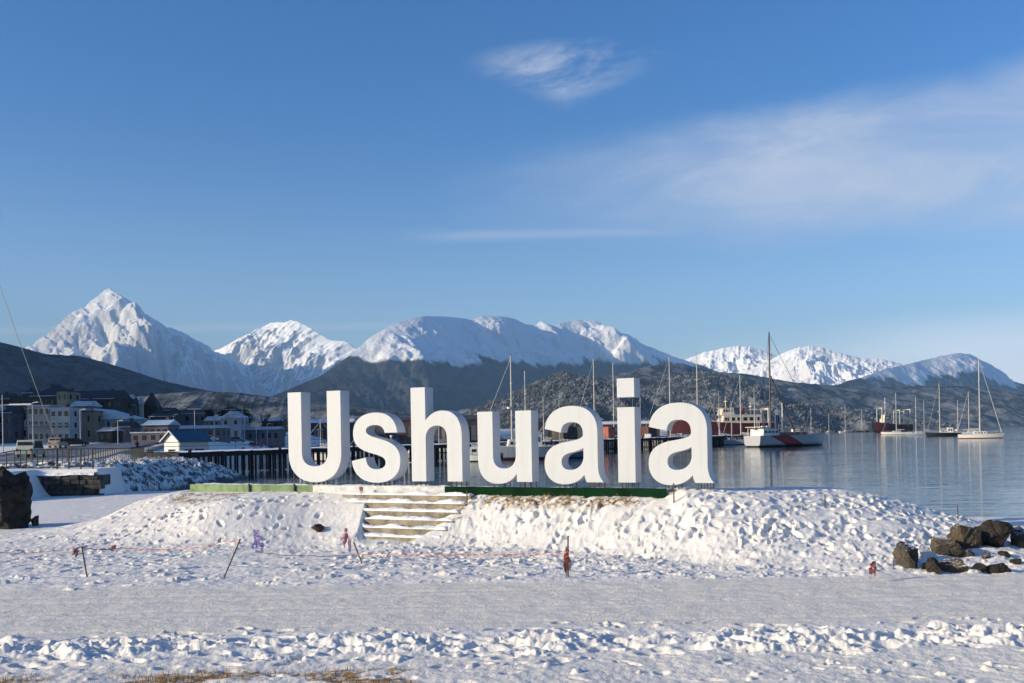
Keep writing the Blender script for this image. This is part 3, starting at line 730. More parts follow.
def plinth(px0, px1, mat, label, name, snow_h, thick=.05, post_px=()):
    s0, s1 = s_at(px0), s_at(px1)
    e = empty(name, sgn((s0 + s1) / 2, -.12, 1.8), -TH, label, 'low wall')
    b = MB(); plinth_part(b, s0, s1, -.12, -.12 + thick, 1.70, PT - .005); local_child(b.build('board', mat), e)
    b = MB(); plinth_part(b, s0, s1, -.12 + thick + .003, .62, 1.55, PT - .052); local_child(b.build('footing', paint('footing_concrete', (.34, .32, .28), .85, .3, 3, .01)), e)
    cap_snow(s0 + .005, s1 - .005, -.10, .60, PT - .050, snow_h, int(px0), parent=e)
    for x in post_px:
        s = s_at(x); b = MB(); b.box(sgn(s, -.165, 1.79), (.05, .05, .56), -TH); local_child(b.build('post', M_ROD), e)
plinth(190, 312, M_GRL, 'pale green low board wall under and left of the capital U', 'board_wall', .07, post_px=(250, 295))
plinth(312.6, 444.5, paint('snow_plastered_board', (.66, .655, .635), .8, .25, 5, .03), 'snow covered white low wall above the concrete steps', 'board_wall', .07)
plinth(445.2, 666, M_GRD, 'dark green low board wall below the letters u, a and i', 'board_wall', .03, post_px=())
# last letter stands on a buried concrete footing
e = empty('letter_footing', sgn(-7.2, .2, 1.8), -TH, 'snow covered concrete footing under the last letter a', 'footing')
b = MB(); plinth_part(b, s_at(667), s_at(727), -.05, .62, 1.5, PT - .14); local_child(b.build('footing', paint('footing_concrete', (.34, .32, .28))), e)
cap_snow(s_at(667) + .005, s_at(727), -.06, .62, PT - .13, .06, 5, parent=e)

# ------------------------------------------------------------------ steps
def steps():
    m = paint('sandy_concrete', (.27, .235, .17), .85, .5, 3.0, .01)
    e = empty('stairway', sgn((STEP_S0 + STEP_S1) / 2, -1, .6), -TH, 'wide sandy concrete steps with snow on the treads climbing to the white sign', 'steps')
    rise = (STEP_TOP - .60) / STEP_N
    for i in range(STEP_N):
        zt = STEP_TOP - i * rise; q1 = -.125 - i * STEP_RUN; q0 = q1 - STEP_RUN
        b = MB(); plinth_part(b, STEP_S0 - .3, STEP_S1 + .25, q0, q1 - .002, zt - rise - .25, zt - .09 + .05 - .02)
        st = local_child(b.build('step', m), e)
        o = cap_snow(STEP_S0 - .25, STEP_S1 + .2 , q0 + .02 + .015 * (i % 2), q1 - .004, zt - .058, .13, 60 + i, 'tread_snow')
        o.parent = st; o.matrix_parent_inverse = (e.matrix_basis @ st.matrix_parent_inverse).inverted() if False else Matrix.Identity(4)
        bpy.context.view_layer.update(); o.matrix_parent_inverse = st.matrix_world.inverted()
steps()
# ------------------------------------------------------------------ boats
def horizon(px): return 434.5 - .01746 * (px - 512)
def boat_paint(name, col, boot=(.02, .02, .025), wl=.14, stripe=None, scol=None, rough=.35):
    if name in _cache: return _cache[name]
    m, g, bs = new_mat(name)
    tc = g.n('ShaderNodeTexCoord').outputs['Object']; xyz = g.n('ShaderNodeSeparateXYZ', {0: tc}).outputs
    n = g.noise(g.n('ShaderNodeMapping', {'Vector': tc, 'Scale': (2., 2., .35)}).outputs[0], 1.5, 5, .6)
    c = g.mix(g.m('MULTIPLY', g.sstep(n, .5, .75), .5), (*col, 1), tuple(x * .62 for x in col))
    if stripe:       # slanting band painted on the hull side: (x at the waterline, width, slope)
        x0, w, k = stripe
        e = g.m('ADD', xyz[0], g.m('MULTIPLY', xyz[2], k))
        c = g.mix(g.m('MULTIPLY', g.m('GREATER_THAN', e, x0), g.m('LESS_THAN', e, x0 + w)), c, (*scol, 1))
    c = g.mix(g.m('LESS_THAN', xyz[2], wl), c, (*boot, 1))
    setin(g, bs, Base_Color=c, Roughness=rough)
    _cache[name] = m; return m
M_GLASS = paint('dark_window_glass', (.015, .018, .022), .12, .3, 2)
M_CABIN = paint('white_cabin_paint', (.74, .73, .71), .4, .15, 1.5)
M_SPAR = paint('pale_spar_metal', (.55, .54, .52), .35, .15, 4)
M_SPARD = paint('dark_spar', (.07, .06, .06), .45, .2, 4)
M_SAILC = paint('furled_sail_cloth', (.42, .42, .43), .8, .2, 3)
M_BLUEC = paint('blue_sail_cover', (.04, .07, .16), .8, .3, 3)
M_TEAK = paint('weathered_deck', (.38, .34, .29), .7, .3, 2)
M_SNOWD = paint('snow_dusted_deck', (.74, .75, .77), .8, .2, 2)
M_WIRE = paint('rigging_wire', (.22, .22, .23), .4, .2, 4, metal=.5)

def hull_part(e, L, B, H, mat, bow=1.35, tr=.72, rake=.07, draft=.5, deck=M_TEAK, flat=.74, fine=2.2, bulwark=.12):
    n, m = 26, 8; rows = []
    for i in range(n + 1):
        t = i / n
        f = tr + (1 - tr) * math.sin(math.pi / 2 * min(1, t / .42)) if t < .42 else 1 - ((t - .42) / .58) ** fine
        hb = max(B / 2 * f, .02); sh = H * (1 + (bow - 1) * max(0, (t - .25) / .75) ** 2)
        side = []
        for k in range(m + 1):
            zf = k / m; z = -draft + (sh + draft) * zf
            y = hb * (flat + (1 - flat) * zf ** .6) * (0.55 + .45 * min(1, zf * 3))
            side.append((t * L - L * .5 + rake * L * zf * t ** 5, y, z))
        rows.append(side)
    b = MB(); vs = []; W = m + 1
    for side in rows:
        vs += [(x, -y, z) for x, y, z in side] + [(x, y, z) for x, y, z in side]
    fs = []
    for i in range(n):
        for k in range(m):
            a = i * 2 * W + k; c = (i + 1) * 2 * W + k
            fs.append((a, c, c + 1, a + 1)); a += W; c += W; fs.append((a, a + 1, c + 1, c))
        a = i * 2 * W; c = (i + 1) * 2 * W; fs.append((a, a + W, c + W, c))
    fs.append(tuple(range(W)) + tuple(range(2 * W - 1, W - 1, -1)))
    b.add(vs, fs); h = b.build('hull', mat, e)
    for p in h.data.polygons: p.use_smooth = False
    b = MB(); top = [(r[-1][0], r[-1][1] - .03, r[-1][2] - bulwark) for r in rows]
    vs = [(x, -max(y, .01), z) for x, y, z in top] + [(x, max(y, .01), z) for x, y, z in top]; q = n + 1
    b.add(vs, [(i, i + 1, q + i + 1, q + i) for i in range(n)]); b.build('deck', deck, e)
    b = MB()
    for sgn_ in (-1, 1): b.path([(r[-1][0], sgn_ * r[-1][1], r[-1][2]) for r in rows], .035, 5)
    b.build('rubbing_strake', M_SPARD if mat.name.startswith('white') else M_CABIN, e)
    return lambda x: H * (1 + (bow - 1) * max(0, ((x + L * .5) / L - .25) / .75) ** 2) - bulwark
def cabin_part(e, x0, x1, w, z0, h, mat=M_CABIN, rows=1, nwin=4, slope=.25, name='cabin', roofm=None):
    b = MB(); a = w / 2; i = a * .86
    b.prism([(x0, z0), (x1, z0), (x1 - slope, z0 + h), (x0 + slope * .4, z0 + h)], -a, a)
    c = b.build(name, mat, e, bevel=.03)
    for s in (-1, 1):
        for r in range(rows):
            for k in range(nwin):
                xx0 = x0 + slope + (x1 - x0 - 2 * slope) * (k + .18) / nwin; xx1 = x0 + slope + (x1 - x0 - 2 * slope) * (k + .82) / nwin
                zz = z0 + h * (r + .58) / rows
                wb = MB(); wb.box(((xx0 + xx1) / 2, s * (a + .012), zz), (xx1 - xx0, .03, h / rows * .34)); wb.build('window', M_GLASS, c)
    if roofm:
        b = MB(); b.box(((x0 + x1) / 2, 0, z0 + h + .05), (x1 - x0 + .1, w + .2, .09)); b.build('cabin_roof', roofm, c)
    return c
def mast_part(e, x, z0, zt, r=.11, mat=M_SPAR, spread=1.1, nsp=2, boom=0.0, cover=None, bow_x=None, stern_x=None, zb=1., half=1.2, jib=True, radar=False, jr=.055):
    b = MB(); b.tube((x, 0, z0), (x, 0, zt), r * 1.15, r * .7, 8); mt = b.build('mast', mat, e, smooth=False)
    for k in range(nsp):
        z = z0 + (zt - z0) * (k + 1) / (nsp + 1) * 1.05
        b = MB(); b.tube((x, -spread, z), (x, spread, z), .045, n=5); b.build('spreader', mat, mt)
    b = MB(); b.tube((x, 0, zt), (x, 0, zt + .5), .02, n=4); b.tube((x - .3, 0, zt + .12), (x + .25, 0, zt + .12), .02, n=4); b.build('masthead_aerial', M_SPARD, mt)
    if radar:
        b = MB(); b.tube((x + .35, 0, z0 + (zt - z0) * .42), (x + .35, 0, z0 + (zt - z0) * .42 + .25), .3, n=12); b.build('radar_dome', M_CABIN, mt)
    if boom:
        b = MB(); b.tube((x - .1, 0, z0 + 1.2), (x - boom, 0, z0 + 1.35), .07, n=6); b.build('boom', mat, e)
        b = MB(); pts = [(x - .15 - boom * .93 * k / 8, .03 * (-1) ** k, z0 + 1.42 + .14 * (1 - k / 8)) for k in range(9)]
        for p, q, ra, rb in zip(pts[:-1], pts[1:], [.22 - .015 * k for k in range(8)], [.22 - .015 * k for k in range(1, 9)]): b.tube(p, q, ra, rb, 7)
        b.build('furled_sail', cover or M_SAILC, e)
    b = MB()
    for s in (-1, 1):
        z1 = z0 + (zt - z0) * .7
        b.path([(x, s * half, zb), (x, s * spread, z0 + (zt - z0) * .35), (x, s * .08, zt - .3)], .022, 4)
        b.tube((x - .4, s * half, zb), (x, s * .08, z1), .02, n=4)
    if stern_x is not None: b.tube((stern_x, 0, zb), (x, 0, zt), .022, n=4)
    b.build('rigging', M_WIRE, e)
    if bow_x is not None:
        b = MB()
        if jib:
            P0, P1 = Vector((bow_x, 0, zb + .4)), Vector((x, 0, zt - .4))
            for k in range(6):
                b.tube(P0.lerp(P1, k / 6), P0.lerp(P1, (k + 1) / 6), jr * (1 - .08 * k), jr * (1 - .08 * (k + 1)), 6)
            b.build('furled_jib', M_SAILC, e)
        else:
            b.tube((bow_x, 0, zb), (x, 0, zt), .022, n=4); b.build('forestay', M_WIRE, e)
def rail_part(e, L, B, zfun, h=.75, n=9, tr=.7):
    b = MB()
    for s in (-1, 1):
        pts = []
        for k in range(n + 1):
            t = .04 + .93 * k / n; f = tr + (1 - tr) * math.sin(math.pi / 2 * min(1, t / .42)) if t < .42 else 1 - ((t - .42) / .58) ** 2.2
            x = t * L - L / 2; y = s * max(.05, B / 2 * f - .08); z = zfun(x); pts.append((x, y, z + h)); b.tube((x, y, z), (x, y, z + h), .02, n=4)
        b.path(pts, .016, 4); b.path([(p[0], p[1], p[2] - h * .45) for p in pts], .014, 4)
    b.build('guard_rail', M_SPAR, e)
def boat_at(name, px, pyw, head, label, cat, group=None):
    Y = CAMZ * F / (pyw - horizon(px)); p = at(px, pyw, Y)
    return empty(name, (p.x, p.y, 0), math.radians(head), label, cat, group), Y

G_YACHT = 'sailing boats moored in the harbour'
def yacht(px, pyw, head, L, B, H, mat, masts, label, cab=(.38, .66), deck=M_TEAK, cabm=M_CABIN, group=G_YACHT, wheel=False, bow=1.3, name='sailing_boat'):
    e, Y = boat_at(name, px, pyw, head, label, 'sailing boat', group)
    zf = hull_part(e, L, B, H, mat, bow=bow, deck=deck)
    x0, x1 = (cab[0] - .5) * L, (cab[1] - .5) * L
    cabin_part(e, x0, x1, B * .55, zf(x0) - .05, H * .55 + .25, cabm, nwin=4)
    if wheel: cabin_part(e, x0 - .16 * L, x0 + .02 * L, B * .5, zf(x0) - .05, 2.0, cabm, nwin=2, name='wheelhouse', roofm=cabm)
    for i, (fx, top, kw) in enumerate(masts):
        x = (fx - .5) * L; z = zf(x)
        mast_part(e, x, z, top, bow_x=(L * .5 if i == 0 else None), stern_x=(-L * .48 if i == 0 else None), zb=z + .1, half=B * .42, **kw)
    rail_part(e, L, B, zf)
    return e
def hgt(px, pyt, Y): return CAMZ + (horizon(px) - pyt) * Y / F
W_HULL = boat_paint('white_hull_paint', (.74, .73, .69)); W_HULLR = boat_paint('white_hull_red_boot', (.76, .74, .70), (.22, .03, .025), .22)
G_HULL = boat_paint('grey_hull_paint', (.25, .30, .37), (.12, .03, .03), .3); D_HULL = boat_paint('navy_hull_paint', (.012, .018, .028), (.02, .02, .02))
B_HULL = boat_paint('blue_hull_paint', (.10, .16, .27)); BG_HULL = boat_paint('blue_grey_hull_paint', (.34, .40, .47))

# the big expedition yacht with the slanting red band
def red_band_yacht():
    m = boat_paint('white_hull_red_band', (.42, .43, .46), (.02, .02, .022), .32, (-2.2, 5.6, 2.55), (.30, .030, .035))
    e, Y = boat_at('expedition_yacht', 788, 446.2, 33, 'long white expedition yacht with a slanting dark red band across its hull', 'yacht', G_YACHT)
    L, B, H = 21.5, 5.4, 2.35
    zf = hull_part(e, L, B, H, m, bow=1.22, tr=.86, rake=.06, deck=M_SNOWD, fine=2.6)
    # raised after cabin, long low coachroof
    cabin_part(e, -9.4, -4.6, 3.7, zf(-8), 1.5, nwin=4, roofm=M_CABIN)
    cabin_part(e, -4.5, 4.8, 3.0, zf(-2), .75, paint('red_grey_coachroof', (.22, .10, .09), .6, .4, 1), nwin=7, name='coachroof')
    b = MB(); b.box((-9.9, 0, zf(-9) + 1.9), (1.2, 4.2, .12)); b.tube((-9.9, -1.9, zf(-9)), (-9.9, -1.9, zf(-9) + 1.9), .06); b.tube((-9.9, 1.9, zf(-9)), (-9.9, 1.9, zf(-9) + 1.9), .06); b.build('stern_arch', M_CABIN, e)
    zt = hgt(760, 332, Y - 4)
    mast_part(e, -5.2, zf(-5), zt, r=.20, mat=M_SPARD, spread=1.6, nsp=2, boom=5.0, cover=M_SAILC, bow_x=None, stern_x=-L * .48, zb=zf(-5), half=2.2, radar=True)
    b = MB(); b.tube((2.6, 0, zf(2)), (-4.9, 0, zt * .62), .20, .12, 8); b.build('furled_staysail', M_SPARD, e)
    b = MB(); b.tube((L * .47, 0, zf(9)), (-5.1, 0, zt - .5), .05, n=6); b.build('forestay', M_WIRE, e)
    b = MB(); b.tube((-1.6, 0, zf(0)), (-1.6, 0, hgt(780, 400, Y)), .13, .09, 8); b.build('mast', M_CABIN, e)
    b = MB(); b.box((-3.2, 0, zf(0) + 2.6), (1.1, .5, 3.4)); b.build('boom_crutch', M_BLUEC, e, bevel=.1)
    for x, y, hh in ((-7.5, 1.0, 2.9), (-6.8, -1.0, 3.6), (-8.8, .4, 4.2), (-3.4, -.6, 2.4)):
        b = MB(); b.tube((x, y, zf(x) + 1.4), (x, y, zf(x) + hh), .045, n=5); b.build('aerial', M_CABIN, e)
    for x in (-9, -7.6): 
        b = MB(); b.tube((x - .5, -1.5, zf(x) + 1.85), (x + .5, -1.5, zf(x) + 1.85), .28, n=10); b.build('raft_canister', M_CABIN, e)
    rail_part(e, L, B, zf, tr=.86)
red_band_yacht()

# two red ships
def red_ship(px, pyw, head, L, B, H, label, spec):
    e, Y = boat_at('cargo_ship', px, pyw, head, label, 'ship')
    m = boat_paint('red_ship_hull', (.085, .015, .018), (.035, .010, .012), .8, rough=.5)
    zf = hull_part(e, L, B, H, m, bow=1.45, tr=.85, rake=.05, draft=1., deck=paint('ship_deck', (.20, .08, .06), .8, .3, .5), fine=3.0, bulwark=.6)
    cream = paint('cream_superstructure', (.66, .60, .48), .5, .2, .6)
    for (x0, x1, w, z0, h, rows, nw) in spec['blocks']:
        cabin_part(e, x0 * L, x1 * L, w * B, zf(x0 * L) + z0, h, cream, rows, nw, slope=.5, name='superstructure', roofm=M_CABIN)
    for x, hh, w in spec['gantries']:
        z = zf(x * L)
        b = MB()
        for s in (-1, 1): b.box((x * L, s * w * B / 2, z + hh / 2), (.5, .5, hh))
        b.box((x * L, 0, z + hh), (.6, w * B + .8, .6)); g_ = b.build('gantry', cream, e)
        b = MB(); b.tube((x * L, 0, z + hh), (x * L + L * .16, 0, z + hh * .98), .22, n=6); b.build('derrick', cream, g_)
    for x, z0, hh, r in spec['masts']:
        b = MB(); b.tube((x * L, 0, zf(x * L)), (x * L, 0, zf(x * L) + hh), r, r * .6, 7); b.box((x * L, 0, zf(x * L) + hh * .82), (.3, 2.6, .3)); b.build('mast', cream, e)
    b = MB(); b.tube((spec['fun'] * L, 0, zf(0)), (spec['fun'] * L, 0, zf(0) + spec['funh']), 1.0, .8, 10); b.build('funnel', paint('ship_funnel', (.24, .05, .04), .5), e)
    rail_part(e, L, B, zf, h=1.1, n=16, tr=.85)
    return e
red_ship(893, 432.0, 200, 36, 9, 6.3, 'dark red ship with cream deck gantries anchored beyond the white yachts',
    dict(blocks=[(.12, .32, .7, 0, 5.0, 2, 4), (.15, .29, .5, 5.0, 3.0, 1, 3)], gantries=[(.38, 12.5, .7), (-.12, 12.5, .8), (-.42, 13, .8)], masts=[(.22, 0, 22, .4), (-.30, 0, 14, .3)], fun=.08, funh=9.5))
red_ship(722, 441.2, 186, 36, 8.5, 6.0, 'dark red ship with a white bridge lying at the pier behind the yachts',
    dict(blocks=[(-.36, .02, .74, 0, 3.4, 1, 6), (-.10, .02, .6, 3.4, 2.2, 1, 4)], gantries=[(-.42, 5.2, .8), (.30, 4.6, .7)], masts=[(-.04, 0, 9.5, .2), (-.28, 0, 7.5, .18)], fun=-.2, funh=5.5))
# low barge
e, Y = boat_at('barge', 806, 433.6, 8, 'low rust brown barge lying behind the yacht with the red band', 'barge')
hull_part(e, 30, 7, 1.7, boat_paint('rust_barge', (.13, .045, .035), rough=.7), bow=1.15, tr=.95, rake=.04, fine=5)
cabin_part(e, -12, -6, 4, 1.5, 2.4, nwin=3)

SP = dict(r=.12)
yacht(897, 434.4, 168, 14.5, 4.0, 1.15, W_HULL, [(.52, hgt(896, 393, 525), dict(r=.16, boom=4.2))], 'white sloop with one mast in front of the red ship', deck=M_SNOWD)
yacht(919, 435.0, 172, 10.5, 3.2, .95, BG_HULL, [(.62, hgt(914, 396, 450), dict(r=.13, jib=False)), (.28, hgt(921, 400, 450), dict(r=.10, boom=2.6))], 'small blue grey ketch beside the white sloop near the red ship', deck=M_SNOWD)
yacht(944, 436.2, 170, 12.0, 3.8, 1.35, D_HULL, [(.62, hgt(939, 384, 380), dict(r=.15, boom=3.6, radar=True))], 'black hulled motor sailer with a white wheelhouse', cab=(.40, .62), wheel=True)
yacht(972, 435.4, 165, 10.5, 3.3, 1.1, BG_HULL, [(.60, hgt(964, 389, 360), dict(r=.13, boom=3.0, jr=.11))], 'pale sloop half hidden behind the largest white sailing boat', deck=M_SNOWD)
yacht(980, 438.4, 343, 11.5, 3.7, 1.25, W_HULLR, [(.50, hgt(981, 357, 285), dict(r=.17, boom=4.6, nsp=3, jr=.13))], 'large white sloop with the tallest mast in the right half of the bay', cab=(.34, .66), deck=M_SNOWD)
yacht(846, 432.6, 10, 12.5, 3.6, 1.2, W_HULL, [(.45, hgt(841, 404, 870), dict(r=.20, boom=3.4))], 'far white sloop at the end of the dark jetty', deck=M_SNOWD)
yacht(812, 434.6, 165, 10.0, 3.2, 1.0, B_HULL, [(.55, hgt(812, 408, 660), dict(r=.15))], 'distant blue sloop off the bow of the red banded yacht')
# behind and before the pier
yacht(521, 459.5, 188, 12.2, 3.7, 1.75, G_HULL, [(.60, hgt(508, 357, 139), dict(r=.11, boom=3.8, radar=True)), (.44, hgt(512, 372, 139), dict(r=.09, jib=False) if False else dict(r=.09))], 'grey steel ketch with two masts seen through the first letter u', cab=(.42, .66), wheel=True, bow=1.25)
yacht(601, 449.0, 195, 14, 3.9, 1.4, BG_HULL, [(.60, hgt(593, 366, 237), dict(r=.13, boom=4)), (.28, hgt(608, 369, 237), dict(r=.11, boom=2.2))], 'ketch behind the pier whose two masts rise left of the letter i')
yacht(668, 446.5, 175, 12.5, 3.7, 1.3, W_HULL, [(.45, hgt(673, 356, 232), dict(r=.13, boom=4))], 'white sloop behind the pier with its pale mast above the last letter a')
yacht(699, 445.5, 15, 12.5, 3.7, 1.3, B_HULL, [(.48, hgt(697, 353, 240), dict(r=.14, boom=4))], 'blue sloop behind the pier, its mast beside the white ship bridge')
yacht(747, 443.4, 170, 13, 3.7, 1.3, W_HULL, [(.62, hgt(743, 374, 262), dict(r=.12, boom=3)), (.34, hgt(752, 388, 262), dict(r=.10))], 'white ketch between the red ship and the red banded yacht')
yacht(440, 452.5, 184, 8.5, 2.9, 1.05, W_HULL, [(.52, hgt(441, 410, 200), dict(r=.09, boom=2.6))], 'small white sloop framed by the arch of the letter h')
yacht(321, 461, 165, 8.2, 2.8, 1.1, W_HULL, [(.5, hgt(318, 418, 142), dict(r=.07, boom=2.4))], 'white sloop seen inside the capital U')
yacht(372, 457.6, 170, 9, 2.9, 1.1, B_HULL, [(.5, hgt(378, 415, 155), dict(r=.06, boom=2.4))], 'blue sloop seen through the curves of the letter s')
yacht(560, 458, 176, 9, 2.9, 1.1, B_HULL, [(.5, hgt(557, 402, 150), dict(r=.055, boom=2.4))], 'blue sloop seen through the first letter a')

yacht(641, 447.0, 170, 11, 3.3, 1.2, W_HULL, [(.5, hgt(643, 398, 236), dict(r=.10, boom=3))], 'white sloop moored behind the pier right beside the letter i')
yacht(722, 445.0, 176, 12, 3.5, 1.2, BG_HULL, [(.55, hgt(720, 392, 250), dict(r=.10, boom=3)), (.3, hgt(731, 402, 250), dict(r=.08))], 'blue grey ketch moored at the pier in front of the red ship bridge')
yacht(544, 450.5, 172, 10.5, 3.2, 1.2, W_HULL, [(.5, hgt(540, 398, 215), dict(r=.09, boom=3))], 'white sloop moored behind the pier between the u and the first a')
yacht(829, 433.0, 12, 10.5, 3.2, 1.1, W_HULL, [(.5, hgt(827, 412, 780), dict(r=.17))], 'tiny white sloop between the red banded yacht and the dark jetty')
yacht(862, 431.9, 170, 11, 3.3, 1.1, G_HULL, [(.5, hgt(861, 408, 930), dict(r=.20))], 'tiny grey sloop just left of the anchored red ship')
yacht(958, 432.6, 15, 12, 3.5, 1.2, W_HULL, [(.5, hgt(955, 402, 620), dict(r=.17))], 'distant white sloop seen past the wheelhouse of the black motor sailer')
# launch with an outboard left of the first u
def launch(px, pyw, head, label, mat):
    e, Y = boat_at('motor_launch', px, pyw, head, label, 'launch')
    zf = hull_part(e, 6.0, 2.3, .85, mat, bow=1.3, tr=.85, rake=.08, draft=.3)
    cabin_part(e, -1.2, 1.2, 1.6, zf(0), 1.2, nwin=2)
    b = MB(); b.box((-3.15, 0, .75), (.4, .4, .7)); b.box((-3.15, 0, .1), (.15, .15, .8)); b.build('outboard_motor', M_SPARD, e, bevel=.04)
    rail_part(e, 6.0, 2.3, zf, h=.5, n=6, tr=.85)
launch(478, 461.5, 180, 'small white motor launch with its bow showing left of the first u', W_HULL)
launch(408, 458.5, 150, 'small cream motor launch lying between the s and the h', boat_paint('white_cream_hull', (.66, .60, .45)))
# ------------------------------------------------------------------ pier
PA, PB = Vector((-36.0, 100.0, 0)), Vector((63.0, 265.0, 0))
PDIR = (PB - PA).normalized(); PL = (PB - PA).length; PANG = math.atan2(PDIR.y, PDIR.x)
def pier():
    e = empty('pier', PA, PANG, 'long dark timber pier with snow on its deck running out behind the letters', 'pier')
    wood = paint('dark_wet_timber', (.022, .018, .016), .8, .5, 1.2, .02); W = 6.0; Z = 2.3
    b = MB(); b.box((PL / 2, 0, Z - .3), (PL, W, .5)); b.build('deck', wood, e)
    b = MB()
    for k in range(int(PL / .33)):
        x = .16 + k * .33
        if (k * 37) % 11 < 4: continue
        b.box((x, -W / 2 + .28, 1.0 + .06 * ((k * 7) % 5) / 5), (.24, .07, 2.1 - .4 * ((k * 13) % 4) / 4))
    b.build('plank_fender', wood, e)
    for k in range(44):
        for s in (-1, 1):
            b = MB(); b.tube((1.5 + k * 4.25, s * (W / 2 - .1), -2.0), (1.5 + k * 4.25, s * (W / 2 - .1), Z + .25 * (k % 3 == 0)), .20, .17, 8); b.build('pile', wood, e)
    n = 240; S, Q = np.meshgrid(np.linspace(.2, PL - .2, n), np.linspace(-W / 2 + .05, W / 2 - .05, 12))
    z = Z - .04 + .09 + .05 * fbm(S * .5, Q * .9, 3, 5) - .07 * (np.abs(Q) > W / 2 - .2)
    o = grid_object('deck_snow', np.stack([S, Q, z], -1), M_CAPSNOW); o.parent = e
    b = MB()
    for k in range(47): b.tube((1 + k * 4, W / 2 - .2, Z), (1 + k * 4, W / 2 - .2, Z + 1.0), .04, n=5)
    b.tube((1, W / 2 - .2, Z + 1.0), (185, W / 2 - .2, Z + 1.0), .035, n=5); b.tube((1, W / 2 - .2, Z + .55), (185, W / 2 - .2, Z + .55), .03, n=5)
    b.build('handrail', M_SPARD, e)
pier()
def on_pier(d, off=0.0, z=2.37): return PA + PDIR * d + Vector((-PDIR.y, PDIR.x, 0)) * off + Vector((0, 0, z))
def pier_d(px):
    u = ray(px, 440)[0]; return (u * PA.y - PA.x) / (PDIR.x - u * PDIR.y)
def container(px, off, size, col, label, mat_name):
    m = paint(mat_name, col, .6, .35, .8)
    e = empty('shipping_container', on_pier(pier_d(px), off), PANG, label, 'container')
    b = MB(); l, w, h = size; n = int(l / .28)
    for s in (-1, 1):
        for k in range(n): b.box((-l / 2 + (k + .5) * l / n, s * (w / 2 - .02), h / 2), (l / n * .5, .06, h - .25))
    b.box((0, 0, h / 2), (l - .08, w - .1, h - .08)); bd = b.build('container_body', m, e)
    b = MB()
    for x in (-1, 1):
        for y in (-1, 1): b.box((x * (l / 2 - .07), y * (w / 2 - .04), h / 2), (.15, .16, h + .02))
        b.box((x * (l / 2 - .07), 0, h - .05), (.14, w - .2, .13))
    for y in (-1, 1): b.box((0, y * (w / 2 - .04), h - .05), (l - .1, .15, .13))
    b.build('corner_frame', m, e)
    for y in (-1, 1):
        b = MB(); b.box((-l / 2 - .015, y * w / 4, h / 2), (.04, w / 2 - .12, h - .3)); b.tube((-l / 2 - .06, y * w / 5, .2), (-l / 2 - .06, y * w / 5, h - .2), .025, n=5); b.build('door', m, e)
container(614, 1.6, (3.0, 2.2, 2.3), (.42, .12, .075), 'salmon red container on the pier left of the letter i', 'salmon_container')
container(466, 1.7, (4.5, 2.3, 2.5), (.04, .045, .06), 'dark blue container on the pier between the h and the u', 'navy_container')
container(573, 1.7, (5.5, 2.3, 2.4), (.06, .045, .04), 'dark brown container on the pier seen through the first letter a', 'brown_container')
container(655, 1.7, (4.5, 2.3, 2.3), (.10, .03, .03), 'dark red container on the pier right of the letter i', 'maroon_container')
def fish_crate(px, off, s, label, col, mn):
    e = empty('fish_crate', on_pier(pier_d(px), off), PANG + .2, label, 'crate')
    m = paint(mn, col, .7, .3, 2)
    b = MB()
    for a in (-1, 1): b.box((a * s / 2, 0, s * .3), (.06, s, s * .6)); b.box((0, a * s / 2, s * .3), (s, .06, s * .6))
    b.box((0, 0, .05), (s, s, .06)); b.build('crate_body', m, e)
    b = MB(); b.box((0, 0, s * .6), (s * 1.05, s * 1.05, .08)); b.build('lid', M_SNOWD, e)
fish_crate(643, -1.2, 1.2, 'white snow topped crate on the pier just right of the i', (.6, .6, .58), 'white_crate')
fish_crate(676, -1.0, 1.1, 'grey crate on the pier seen in the upper loop of the last a', (.3, .3, .32), 'grey_crate')
fish_crate(384, -1.2, 1.1, 'grey blue crate on the pier seen in the upper bowl of the s', (.16, .2, .28), 'slate_crate')
def pier_lamp(px, top, label):
    d = pier_d(px); p = on_pier(d, 2.4)
    e = empty('pier_lamp', p, PANG, label, 'lamp post'); h = CAMZ + (horizon(px) - top) * p.y / F - p.z
    b = MB(); b.tube((0, 0, 0), (0, 0, h), .07, .05, 7); b.build('pole', M_SPAR, e)
    b = MB(); b.tube((0, 0, h), (0, 0, h + .28), .14, .2, 10); b.build('lamp_head', M_CABIN, e)
pier_lamp(322, 426, 'short lamp post with a white globe seen inside the capital U')
pier_lamp(405, 437, 'stubby cream lamp post between the s and the h')
# harbour sheds on the far side of the basin
def shed(name, px0, px1, pyt, Y, dep, label, wall, roofm, rh=1.6, doors=3, zb=1.2, cat='shed', yaw=0.0):
    p0, p1 = at(px0, 440, Y), at(px1, 440, Y); w = p1.x - p0.x; zt = hgt((px0 + px1) / 2, pyt, Y); h = zt - zb - rh
    e = empty(name, ((p0.x + p1.x) / 2, Y + dep / 2, zb), yaw, label, cat)
    b = MB(); b.box((0, 0, h / 2), (w, dep, h)); wl = b.build('wall', wall, e)
    b = MB(); b.add([(-w / 2 - .3, -dep / 2 - .3, h), (w / 2 + .3, -dep / 2 - .3, h), (w / 2 + .3, dep / 2 + .3, h), (-w / 2 - .3, dep / 2 + .3, h), (-w / 2 - .3, 0, h + rh), (w / 2 + .3, 0, h + rh)],
        [(0, 1, 5, 4), (2, 3, 4, 5), (1, 2, 5), (3, 0, 4), (0, 3, 2, 1)]); b.build('roof', roofm, e)
    for k in range(doors):
        x = -w / 2 + w * (k + .5) / doors
        b = MB(); b.box((x, -dep / 2 - .03, h * .36), (min(3.2, w / doors * .45), .08, h * .72)); b.build('door', paint('shed_door', (.10, .11, .13), .6), e)
    return e
